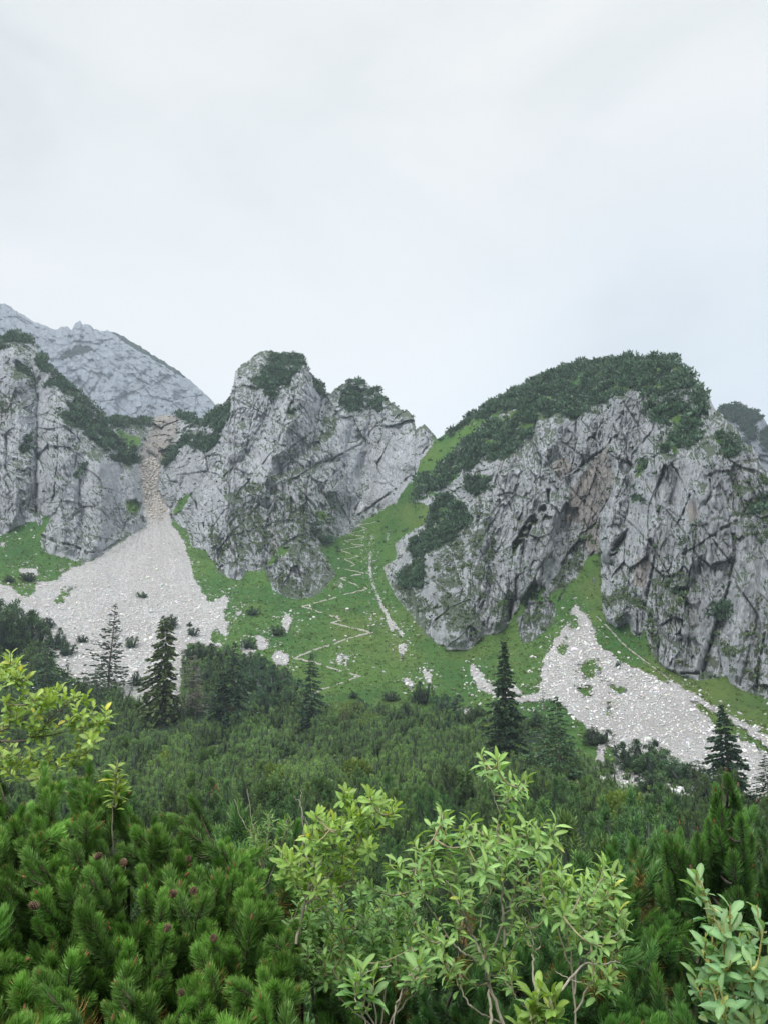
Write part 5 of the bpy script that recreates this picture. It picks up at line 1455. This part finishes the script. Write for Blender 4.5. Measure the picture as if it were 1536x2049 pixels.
# the young pine with a visible trunk
r = np.random.default_rng(1010)
def z5(x, y): return (1116 + x / 3.6, 1480 + y / 3.6)
RT = 4.6
trunk = np.array([at(*z5(a, b), RT) for a, b in ((1030, 2250), (1020, 1950), (1010, 1650), (1040, 1300), (1090, 1000), (1110, 880), (1150, 740), (1185, 480), (1196, 260))])
root = at(*z5(1030, 2250), RT); root[2] = float(near_z(RT)) - .1
gt = Geo(); gs = Geo(); gn = Geo(); gb = Geo()
tv = curve(np.vstack([root, trunk]), 30)
tube(gt, tv, np.linspace(.058, .010, 30), (.13, .11, .10), 9)
TIPS = [(1190, 170), (1170, 260), (1220, 300), (1150, 330), (1280, 300), (1060, 380), (1110, 420), (1370, 420), (1300, 400), (1170, 520), (1080, 500), (1330, 520), (1250, 560), (1010, 600), (1100, 640), (1390, 600), (1320, 650),
        (1395, 730), (1250, 720), (980, 700), (840, 580), (760, 600), (860, 690), (820, 770), (760, 780), (900, 850), (960, 880), (1040, 800), (1330, 960), (1400, 900), (1250, 950), (1425, 1060), (1200, 1010), (780, 900), (860, 1000), (940, 1100),
        (960, 1240), (870, 1200), (1180, 1150), (1300, 1120), (930, 1490), (860, 1500), (960, 1420), (1150, 1420), (820, 1400), (1080, 1560), (880, 1650), (1120, 1750), (930, 1850), (1150, 1900), (830, 1800), (1230, 1560)]
for a, b in TIPS:
    px, py = z5(a, b)
    for rep in range(4):
        R = RT + r.normal() * .28
        tip = at(px + r.normal() * 8, py + r.normal() * 8 + 10 + 9 * rep, R)
        j = np.argmin(np.linalg.norm(tv - (tip + np.array([0, 0, -.22])), axis=1)); s0 = tv[j]
        D = (tip - s0); D = D / (np.linalg.norm(D) + 1e-6) * .5 + np.array([0, -.1, .8]) + r.normal(size=3) * .15; D /= np.linalg.norm(D)
        s = r.uniform(.75, 1.15); base = tip - D * .19 * s
        M = frames(D[None], np.array([r.random() * 6.28]))
        pr = NEAR_LONG[int(r.integers(3))]
        gn.add(*scatter(pr, base[None], M, np.array([s]), np.array([[.8 + .5 * r.random()] * 3]) * np.array([[1.15, 1.15, 1.05]])))
        if r.random() < .7: gn.add(*scatter(NEAR_LONG[0], (base - D * .12)[None], M, np.array([s]), np.array([[.6, .65, .65]])))
        if rep == 0: gs.add(*scatter(BUD, (base + D * .165 * s)[None], M, np.array([.9 * s])))
        tube(gs, curve([s0, s0 * .45 + base * .55 + np.array([0, 0, -.03]), base, base + D * .15 * s], 8), np.linspace(.008, .0035, 8), (.09, .07, .06), 6)
t = thing('mountain_pine', 'young pine with a slender bare grey trunk and whorled branches at the right', 'pine', root, 'foreground mountain pines')
link('trunk', gt.mesh('trunk', M_BARK, root, True), t); link('branches', gs.mesh('branches', M_BARK, root), t)
link('needles', gn.mesh('needles', M_NEAR_NEEDLE, root), t)

# ---------------------------------------------------------------- foreground: willows
def leaf_proto(seed, L=.06, W=.024, fold=.35, droop=.25, narrow=False):
    r = np.random.default_rng(seed)
    st = [0, .18, .42, .66, .86, 1.0]
    wd = [.06, .46, .86, 1.0, .66, .0] if not narrow else [.05, .6, 1.0, .85, .45, .0]
    V = []; 
    for s, w in zip(st, wd):
        z = -droop * L * s * s
        y = L * s
        h = W * .5 * w
        rip = W * .05 * math.sin(s * 19 + seed)
        V += [(-h, y, z + h * fold + rip), (0, y, z), (h, y, z + h * fold - rip)]
    T = []
    for i in range(5):
        a = i * 3
        T += [(a, a + 1, a + 4), (a, a + 4, a + 3), (a + 1, a + 2, a + 5), (a + 1, a + 5, a + 4)]
    C = []
    for s, w in zip(st, wd):
        C += [(.88, .95, .85), (1.35, 1.25, 1.1), (.88, .95, .85)]
    return np.array(V, F), np.array(T), np.array(C, F)

class Willow:
    def __init__(s, name, label, seed, root, leafcol, Lf=.06, Wf=.024, twig=(.30, .27, .16), bark=(.36, .33, .26), narrow=False, droop=.3, cat='willow shrub', group='foreground willows'):
        s.r = np.random.default_rng(seed); s.root = np.asarray(root, float); s.name, s.label, s.cat, s.group = name, label, cat, group
        s.gs = Geo(); s.gl = Geo(); s.nodes = []; s.lc = np.asarray(leafcol); s.twig = twig; s.bark = bark
        s.pr = [leaf_proto(seed + k, Lf, Wf, .3 + .15 * s.r.random(), droop * (.4 + s.r.random()), narrow) for k in range(5)]
    def stem(s, pts, r0, r1, col=None):
        r0 *= .52; r1 *= .8
        """pts: (px, py, R)"""
        P = np.array([at(a, b, c) for a, b, c in pts])
        cv = curve(P, max(10, len(P) * 5))
        cv[1:-1] += s.r.normal(size=(len(cv) - 2, 3)) * .0025
        tube(s.gs, cv, np.linspace(r0, r1, len(cv)), col or s.bark, 7)
        s.nodes.append(cv)
        return cv
    def world_stem(s, P, r0, r1):
        cv = curve(np.array(P), 12); tube(s.gs, cv, np.linspace(r0, r1, 12), s.bark, 7); s.nodes.append(cv)
    def leaves(s, P, ax, n, size, spread=1.0, length=.07, col=None):
        """a rosette of leaves round the last stretch of a twig that ends at P along ax"""
        r = s.r
        f = (np.arange(n) + r.random(n) * .5) / n
        ph = np.arange(n) * 2.39996 + r.random() * 6
        M = frames(ax[None])[0]
        rad = np.cos(ph)[:, None] * M[:, 0] + np.sin(ph)[:, None] * M[:, 1]
        an = (1.25 - .95 * f) * spread + r.normal(size=n) * .2
        d = rad * np.sin(an)[:, None] + ax * np.cos(an)[:, None]
        B = P - ax * (length * (1 - f))[:, None]
        X = np.cross(d, ax[None]); X /= np.linalg.norm(X, axis=1)[:, None] + 1e-9
        Z = np.cross(X, d)
        tl = r.normal(size=n) * .35
        X2 = X * np.cos(tl)[:, None] + Z * np.sin(tl)[:, None]; Z2 = np.cross(X2, d)
        R = np.stack([X2, d, Z2], -1)
        sz = size * (.65 + .45 * np.sin(np.pi * (.25 + .6 * f))) * (.8 + .35 * r.random(n))
        c = (s.lc if col is None else np.asarray(col)) * (.75 + .5 * r.random((n, 1))) * (1 + np.array([[.30, .10, 0]]) * (f[:, None] - .4)) * (1 + np.array([[.8, .25, .0]]) * (r.random((n, 1)) < .03))
        for k, pr in enumerate(s.pr):
            q = slice(k, None, 5)
            if len(B[q]): s.gl.add(*scatter(pr, B[q], R[q], sz[q], c[q]))
    def cluster(s, px, py, R, n=9, size=1.0, up=.9, col=None, tw=.0028, reach=.07):
        r = s.r
        P = at(px, py, R)
        N = np.concatenate(s.nodes)
        d = np.linalg.norm(N - (P - np.array([0, 0, .06])), axis=1) + .25 * np.clip(N[:, 2] - P[2], 0, 9)
        a = N[np.argmin(d)]
        ax = (P - a); ax = ax / (np.linalg.norm(ax) + 1e-6) * .55 + np.array([0, -.15, up]) + r.normal(size=3) * .2; ax /= np.linalg.norm(ax)
        cv = curve([a, (a + P) / 2 - np.array([0, 0, .015]) - ax * .02, P - ax * .03, P], 9)
        tube(s.gs, cv, np.linspace(tw * 1.3, tw * .45, 9), s.twig, 5)
        if np.linalg.norm(P - a) > .1: s.nodes.append(cv[2:7])
        s.leaves(P, ax, n, size, 1.0, reach, col)
        # a few leaves lower on the twig
        for f in (.45, .7):
            i = int(f * 8)
            s.leaves(cv[i], ax, 2, size * .9, 1.3, .02, col)
    def done(s):
        t = thing(s.name, s.label, s.cat, s.root, s.group)
        link('stems', s.gs.mesh('stems', M_BARK, s.root, True), t); link('leaves', s.gl.mesh('leaves', M_LEAF, s.root), t)
        return t
LG1 = (.235, .400, .145); LG2 = (.195, .360, .130); LG3 = (.270, .400, .115); LG4 = (.190, .345, .180)
def z4(x, y): return (680 + x / 2.648, 1460 + y / 2.648)
def z3(x, y): return (300 + x / 3.072, 1400 + y / 3.072)
def zh(x, y): return (x / 3.491, 1180 + y / 3.491)
def rt(px, py, R):
    p = at(px, py, R); p[2] = float(near_z(math.hypot(p[0], p[1]))) - .05; return p

# central willow
RC = 2.75
w = Willow('willow_shrub', 'central pale-stemmed willow with rosettes of glossy leaves and a tall top shoot', 1101, rt(1000, 2080, RC), LG1, .045, .0150, droop=.6)
for pts, r0, r1 in (
    ([(880, 1600), (800, 1380), (770, 1270), (740, 1180), (690, 1070), (640, 960), (560, 800)], .011, .004),
    ([(800, 1600), (795, 1480), (790, 1300), (830, 1120), (880, 970), (920, 870), (940, 720), (950, 620)], .010, .003),
    ([(880, 970), (950, 920), (1020, 905), (1085, 895)], .004, .002),
    ([(770, 1260), (680, 1200), (600, 1140), (500, 990), (440, 870), (400, 740)], .007, .002),
    ([(1030, 1600), (1030, 1360), (1020, 1200), (1060, 1140), (1030, 1060)], .007, .003),
    ([(1020, 1200), (1010, 1080), (960, 980)], .005, .002),
    ([(870, 1150), (860, 960), (855, 760), (840, 640), (840, 480), (860, 400), (930, 350), (980, 280)], .008, .002),
    ([(840, 430), (800, 300), (780, 200), (760, 150)], .003, .0015),
    ([(740, 1050), (750, 940), (790, 810), (840, 690)], .005, .002),
    ([(1000, 1640), (1150, 1400), (1280, 1260), (1400, 1235), (1480, 1235)], .009, .002),
    ([(1280, 1260), (1340, 1130), (1370, 1095), (1275, 1062)], .004, .002),
    ([(1370, 1095), (1430, 1100), (1500, 1060)], .003, .0015),
    ([(860, 1560), (700, 1470), (650, 1400), (630, 1280), (600, 1240)], .006, .002),
    ([(1140, 1280), (1220, 1320), (1310, 1350)], .003, .0015), ([(1000, 1500), (930, 1420), (870, 1330)], .004, .002),
    ([(680, 1070), (640, 900), (600, 760), (545, 560), (540, 440)], .005, .002), ([(690, 770), (680, 640), (690, 560)], .003, .0015)):
    w.stem([z4(a, b) + (RC + .04 * w.r.normal(),) for a, b in pts], r0, r1)
for a, b in [(745, 130), (765, 160), (845, 160), (830, 150), (990, 250), (960, 270), (900, 270), (960, 320), (890, 330), (540, 430), (560, 500), (480, 510), (560, 460), (690, 470), (670, 500), (640, 560), (390, 590), (470, 620), (590, 590), (700, 560), (260, 680), (300, 700),
             (340, 720), (400, 690), (460, 790), (430, 760), (600, 700), (620, 720), (780, 560), (760, 540), (840, 500), (900, 480), (880, 520), (830, 600), (930, 600), (900, 620), (1020, 490), (980, 500), (1090, 480), (1140, 500), (1130, 560), (1050, 560), (1060, 600), (1000, 660), (880, 680),
             (820, 720), (740, 740), (770, 700), (640, 780), (700, 830), (560, 800), (520, 740), (960, 760), (1060, 760), (1050, 690), (1010, 820), (930, 790), (860, 760), (780, 640), (740, 600), (480, 690), (500, 620), (440, 650), (600, 1010), (560, 1120), (600, 1230), (625, 1250), (540, 1230), (740, 1090), (770, 1120), (790, 1150),
             (850, 1190), (920, 1200), (900, 1270), (870, 1230), (930, 1290), (960, 1000), (920, 980), (960, 1020), (420, 1070), (640, 850), (690, 900), (600, 860), (1080, 860), (1100, 900)]:
    w.cluster(*z4(a, b), RC + w.r.normal() * .13, 8, .8 + .3 * w.r.random())
w.done()

# willow on the right of it
RC = 2.9
w = Willow('willow_shrub', 'leafy bright willow right of the central one, its leaves massed in one crown', 1102, rt(1160, 2060, RC + .2), LG1, .045, .0150, droop=.6)
for pts in ([(1250, 1640), (1230, 1300), (1200, 1050), (1180, 850)], [(1240, 1400), (1290, 1100), (1330, 900), (1400, 760)], [(1230, 1300), (1150, 1050), (1120, 850)], [(1290, 1100), (1420, 950), (1460, 780)], [(1240, 1500), (1360, 1290), (1420, 1280)]):
    w.stem([z4(a, b) + (RC,) for a, b in pts], .007, .002)
for a, b in [(1130, 710), (1180, 720), (1240, 750), (1100, 740), (1290, 800), (1400, 720), (1390, 690), (1440, 750), (1480, 740), (1350, 830), (1250, 850), (1200, 800), (1160, 780), (1220, 830), (1200, 900), (1300, 900), (1180, 960), (1240, 980), (1420, 850), (1450, 820), (1390, 880), (1330, 960), (1150, 900),
             (1280, 960), (1220, 1010), (1130, 960), (1150, 1060), (1190, 1060), (1250, 1080), (1450, 1000), (1500, 1000), (1420, 960), (1480, 950), (1510, 1040), (1440, 1130), (1480, 1150), (1400, 1130), (1360, 1240), (1420, 1290), (1340, 1300), (1440, 1330), (1100, 800), (1080, 840), (1310, 780), (1350, 780)]:
    w.cluster(*z4(a, b), RC + w.r.normal() * .15, 9, .85 + .3 * w.r.random())
w.done()

# willow left of the centre, leaning right
RC = 3.1
w = Willow('willow_shrub', 'yellow-green willow leaning to the right, between the slim pine and the central willow', 1103, rt(600, 2070, RC), (.25, .41, .115), .048, .0165)
for pts, r0, r1 in (([(900, 1500), (960, 1230), (1020, 1080), (1070, 960), (1130, 860), (1250, 760), (1380, 710), (1460, 705)], .011, .002), ([(960, 1300), (1000, 1150), (1090, 920), (1170, 830), (1200, 720), (1220, 620)], .008, .002),
                    ([(1020, 1080), (960, 940), (960, 840)], .005, .002), ([(960, 1230), (880, 1060), (830, 930)], .005, .002), ([(980, 1180), (1140, 1040), (1260, 900), (1330, 870)], .006, .002), ([(960, 1250), (1100, 1170), (1260, 1120)], .005, .002),
                    ([(1010, 1300), (1080, 1270), (1130, 1340)], .004, .002)):
    w.stem([z3(a, b) + (RC,) for a, b in pts], r0, r1)
for a, b in [(1200, 560), (1215, 580), (1240, 600), (1345, 550), (1350, 590), (1390, 610), (1440, 600), (1480, 650), (1510, 660), (1030, 700), (1060, 710), (1090, 720), (1130, 740), (1190, 760), (1240, 690), (1290, 670), (1290, 700), (1300, 740), (1350, 730), (1400, 730), (1250, 730), (960, 820), (1000, 840), (1050, 820),
             (1100, 800), (1150, 820), (1280, 840), (1330, 860), (1350, 890), (1300, 900), (820, 930), (850, 950), (890, 970), (930, 930), (1000, 950), (1060, 900), (1100, 980), (1180, 980), (1200, 1040), (980, 1050), (900, 1070), (860, 1030), (1030, 1120), (1120, 1140), (1250, 1000), (1180, 900), (1230, 920), (1060, 1060), (1150, 1080), (940, 1130), (1000, 1180)]:
    w.cluster(*z3(a, b), RC + w.r.normal() * .1, 10, .95, .8)
w.done()

# the dense low willow filling the gap in the middle
RC = 3.5
w = Willow('willow_shrub', 'dense low willow of smaller leaves filling the middle between the two taller willows', 1104, rt(760, 2080, RC), LG2, .038, .0145)
for pts in ([(200, 1640), (160, 1300), (130, 1000), (100, 800)], [(210, 1600), (260, 1250), (280, 1000), (260, 850)], [(220, 1640), (380, 1300), (400, 1050), (380, 900)], [(200, 1600), (60, 1300), (20, 1000), (-40, 850)], [(200, 1600), (-60, 1350), (-120, 1100)], [(300, 1500), (470, 1300), (500, 1150)]):
    w.stem([z4(a, b) + (RC,) for a, b in pts], .007, .002)
for i in range(190):
    a, b = w.r.uniform(-260, 520), w.r.uniform(800, 1290)
    if a > 430 and b < 1000: continue
    if b < 860 + .25 * abs(a - 150) * (a > 150) and w.r.random() < .6: continue
    w.cluster(*z4(a, b), RC + w.r.normal() * .16, 9, .9 + .3 * w.r.random())
w.done()
for nm, lb, pts, cl in (
    ('willow_shoot', 'bare curved twig with one leaf rosette low in front of the dense willow', [(150, 1640), (125, 1540), (90, 1440), (78, 1340), (130, 1290), (270, 1250)], [(110, 1260), (90, 1280), (150, 1310), (180, 1320)]),
    ('willow_shoot', 'thin straight willow twig rising beside the curved bare twig', [(270, 1600), (310, 1430), (350, 1330), (420, 1230)], [(420, 1220)]),
    ('willow_shoot', 'pair of fresh yellow-green willow shoots at the bottom edge', [(1010, 1700), (1005, 1560), (1015, 1450), (1035, 1390)], [(1020, 1400), (1060, 1360), (1010, 1470), (960, 1530), (1030, 1500)]),
    ('willow_shoot', 'upright fresh shoot with one broad leaf pair beside the bottom pair', [(1080, 1700), (1095, 1560), (1110, 1430)], [(1125, 1390), (1140, 1460), (1100, 1420)])):
    w = Willow(nm, lb, 1110 + len(lb), rt(*z4(*pts[0]), 2.25), (.20, .33, .085) if 'fresh' in lb else LG2, .055, .020, group='single willow shoots')
    w.stem([z4(a, b) + (2.3,) for a, b in pts], .0045, .0018)
    for a, b in cl: w.cluster(*z4(a, b), 2.3, 6, 1.0)
    w.done()

# branch reaching in from the left
RC = 4.6
w = Willow('leafy_branch', 'long leafy branch with bright yellow-green leaves reaching in from the left edge', 1120, rt(-160, 1640, RC), LG3, .048, .023, bark=(.13, .11, .09), cat='willow shrub')
w.world_stem([rt(-160, 1640, RC), at(-150, 1600, RC), at(-60, 1495, RC), at(0, 1485, RC)], .035, .016)
for pts, r0, r1 in (([(0, 1065), (200, 1045), (300, 970), (360, 890), (480, 800)], .013, .003), ([(200, 1045), (420, 1000), (640, 940)], .007, .002), ([(0, 990), (160, 940), (230, 900)], .007, .002), ([(60, 970), (70, 880), (80, 700), (70, 520)], .005, .002),
                    ([(0, 1100), (150, 1150), (300, 1200), (560, 1160)], .006, .002), ([(300, 970), (420, 860), (560, 720)], .004, .002)):
    w.stem([zh(a, b) + (RC,) for a, b in pts], r0, r1)
for a, b in [(70, 440), (75, 480), (60, 520), (110, 500), (130, 510), (40, 560), (20, 540), (140, 570), (210, 590), (180, 600), (90, 620), (20, 610), (60, 780), (140, 760), (190, 750), (210, 720), (290, 700), (330, 740), (360, 700), (400, 690), (440, 700), (500, 690), (560, 700), (590, 690), (450, 760), (520, 770), (380, 790),
             (310, 800), (240, 840), (170, 850), (60, 860), (20, 850), (110, 830), (480, 850), (550, 860), (620, 840), (650, 790), (700, 870), (740, 860), (720, 910), (700, 930), (640, 950), (680, 990), (640, 1010), (590, 1050), (580, 1090), (660, 1090), (340, 1060), (370, 1100), (400, 920), (330, 930), (250, 930), (120, 920), (50, 930), (470, 920),
             (550, 920), (200, 900), (300, 880), (300, 1290), (250, 1310), (440, 1170), (480, 1180), (540, 1160), (600, 1150), (220, 1210), (100, 1150), (40, 1190), (330, 1360), (180, 1150), (90, 1250), (20, 1120), (60, 1060), (130, 1090), (230, 1110), (300, 1150)]:
    for q in range(1 + (w.r.random() < .3)):
        w.cluster(zh(a, b)[0] + w.r.normal() * 6, zh(a, b)[1] + w.r.normal() * 6, RC + w.r.normal() * .16, 6, 1.0, .7, None if w.r.random() > .025 else (.34, .35, .04))
w.done()

# single sprig above the big pine
w = Willow('willow_shoot', 'single yellow-tipped sprig standing above the big foreground pine', 1130, rt(228, 2000, 3.6), (.24, .37, .09), .062, .016, narrow=True, group='single willow shoots')
w.stem([(228, 2000, 3.6), (226, 1700, 3.5), (228, 1590, 3.45), (236, 1520, 3.45)], .006, .0018)
for a, b in ((236, 1518), (237, 1526), (232, 1545), (240, 1548), (232, 1575), (240, 1580), (246, 1556)):
    w.cluster(a, b, 3.45, 3, 1.0)
w.done()

# large-leaved willow in the right corner
RC = 2.05
w = Willow('willow_shrub', 'large-leaved blue-green willow in the bottom right corner', 1140, rt(*z5(1300, 2250), RC), LG4, .044, .0165, twig=(.40, .38, .12), droop=.4)
for pts, r0, r1 in (([(1310, 2250), (1290, 2040), (1260, 1800), (1200, 1450), (1130, 1260), (1060, 1120), (1000, 980)], .008, .002), ([(1200, 1450), (1225, 1350), (1235, 1200)], .004, .002), ([(1260, 1800), (1330, 1710), (1390, 1640)], .004, .002),
                    ([(1260, 1560), (1330, 1490), (1420, 1400), (1500, 1380)], .004, .002), ([(1240, 1700), (1130, 1620), (1040, 1520)], .004, .002), ([(1270, 1950), (1150, 1850), (1040, 1790)], .004, .002), ([(1300, 2150), (1450, 1950), (1500, 1700)], .005, .002)):
    w.stem([z5(a, b) + (RC,) for a, b in pts], r0, r1, (.33, .31, .13))
for a, b, n in [(990, 950, 4), (1010, 960, 3), (1030, 1030, 3), (1060, 1110, 3), (1240, 1180, 5), (1230, 1260, 4), (1180, 1310, 4), (1110, 1280, 3), (1060, 1390, 4), (1140, 1420, 5), (1200, 1420, 4), (1310, 1390, 5), (1390, 1420, 4), (1080, 1530, 5), (1350, 1510, 5), (1240, 1590, 6), (1370, 1590, 5), (1430, 1660, 5), (990, 1690, 4),
                (1050, 1780, 5), (1200, 1650, 5), (1400, 1750, 6), (1460, 1810, 5), (1200, 1870, 6), (1270, 1950, 6), (1390, 1980, 6), (1180, 1990, 5), (1430, 1190, 3), (1480, 1320, 4), (1510, 1520, 5), (1150, 1760, 5), (1320, 1840, 6), (1110, 1660, 4), (1470, 1930, 5), (1240, 2030, 6), (1330, 2060, 6), (1440, 2060, 5), (1500, 1640, 4)]:
    w.cluster(*z5(a, b), RC + w.r.normal() * .06, n, 1.05)
w.done()

# small willows and bare twigs further back
RC = 4.4
w = Willow('willow_shrub', 'wispy narrow-leaved willow with bare pale twigs behind the slim pine', 1150, rt(505, 2000, RC), (.13, .24, .075), .05, .011, narrow=True)
for pts in ([(700, 1300), (690, 1000), (680, 920), (640, 770)], [(700, 1100), (720, 880), (740, 690)], [(710, 1150), (800, 950), (830, 830), (850, 720)], [(700, 1000), (630, 840), (570, 740), (520, 610)], [(690, 980), (640, 800), (620, 680), (600, 550)]):
    w.stem([z3(a, b) + (RC,) for a, b in pts], .005, .0022, (.34, .31, .26))
for a, b in [(740, 690), (725, 720), (750, 730), (640, 770), (625, 760), (660, 790), (690, 800), (700, 850), (730, 830), (850, 720), (835, 740), (870, 740), (820, 770), (840, 790), (640, 860), (670, 890), (720, 890), (760, 870), (790, 840), (810, 880), (680, 940), (740, 930), (540, 930), (560, 960), (600, 910)]:
    w.cluster(*z3(a, b), RC + w.r.normal() * .1, 7, .9)
w.done()
w = Willow('bare_twigs', 'pale forked leafless twigs behind the leaning willow', 1160, rt(605, 2000, 3.9), LG1, cat='bare twigs')
for pts in ([(930, 1500), (940, 1000), (940, 720), (920, 640), (885, 590)], [(938, 760), (928, 650), (930, 540)], [(940, 850), (970, 780), (950, 720)]):
    w.stem([z3(a, b) + (3.9,) for a, b in pts], .005, .002, (.34, .31, .27))
t = thing(w.name, w.label, 'twigs', w.root); link('stems', w.gs.mesh('stems', M_BARK, w.root, True), t)

# ---------------------------------------------------------------- mountain air
hx0, hx1, hy0, hy1, hz0, hz1 = -1500, 1500, -260, 2400, -420, 760
hv = [(x, y, z) for x in (hx0, hx1) for y in (hy0, hy1) for z in (hz0, hz1)]
hf = [(0, 1, 3, 2), (4, 6, 7, 5), (0, 4, 5, 1), (2, 3, 7, 6), (0, 2, 6, 4), (1, 5, 7, 3)]
hm = bpy.data.meshes.new('haze'); hm.from_pydata(hv, [], hf); hm.update()
mh = bpy.data.materials.new('haze'); mh.use_nodes = True
ht = mh.node_tree; ht.nodes.clear()
ho = ht.nodes.new('ShaderNodeOutputMaterial'); hp = ht.nodes.new('ShaderNodeVolumePrincipled')
hp.inputs['Color'].default_value = (0.74, 0.86, 1.0, 1)
hp.inputs['Density'].default_value = 0.00023
hp.inputs['Anisotropy'].default_value = 0.0
ht.links.new(hp.outputs['Volume'], ho.inputs['Volume'])
hm.materials.append(mh)
tag(link('haze', hm), 'thin pale mountain air veiling the far ridge', 'haze', kind='stuff')
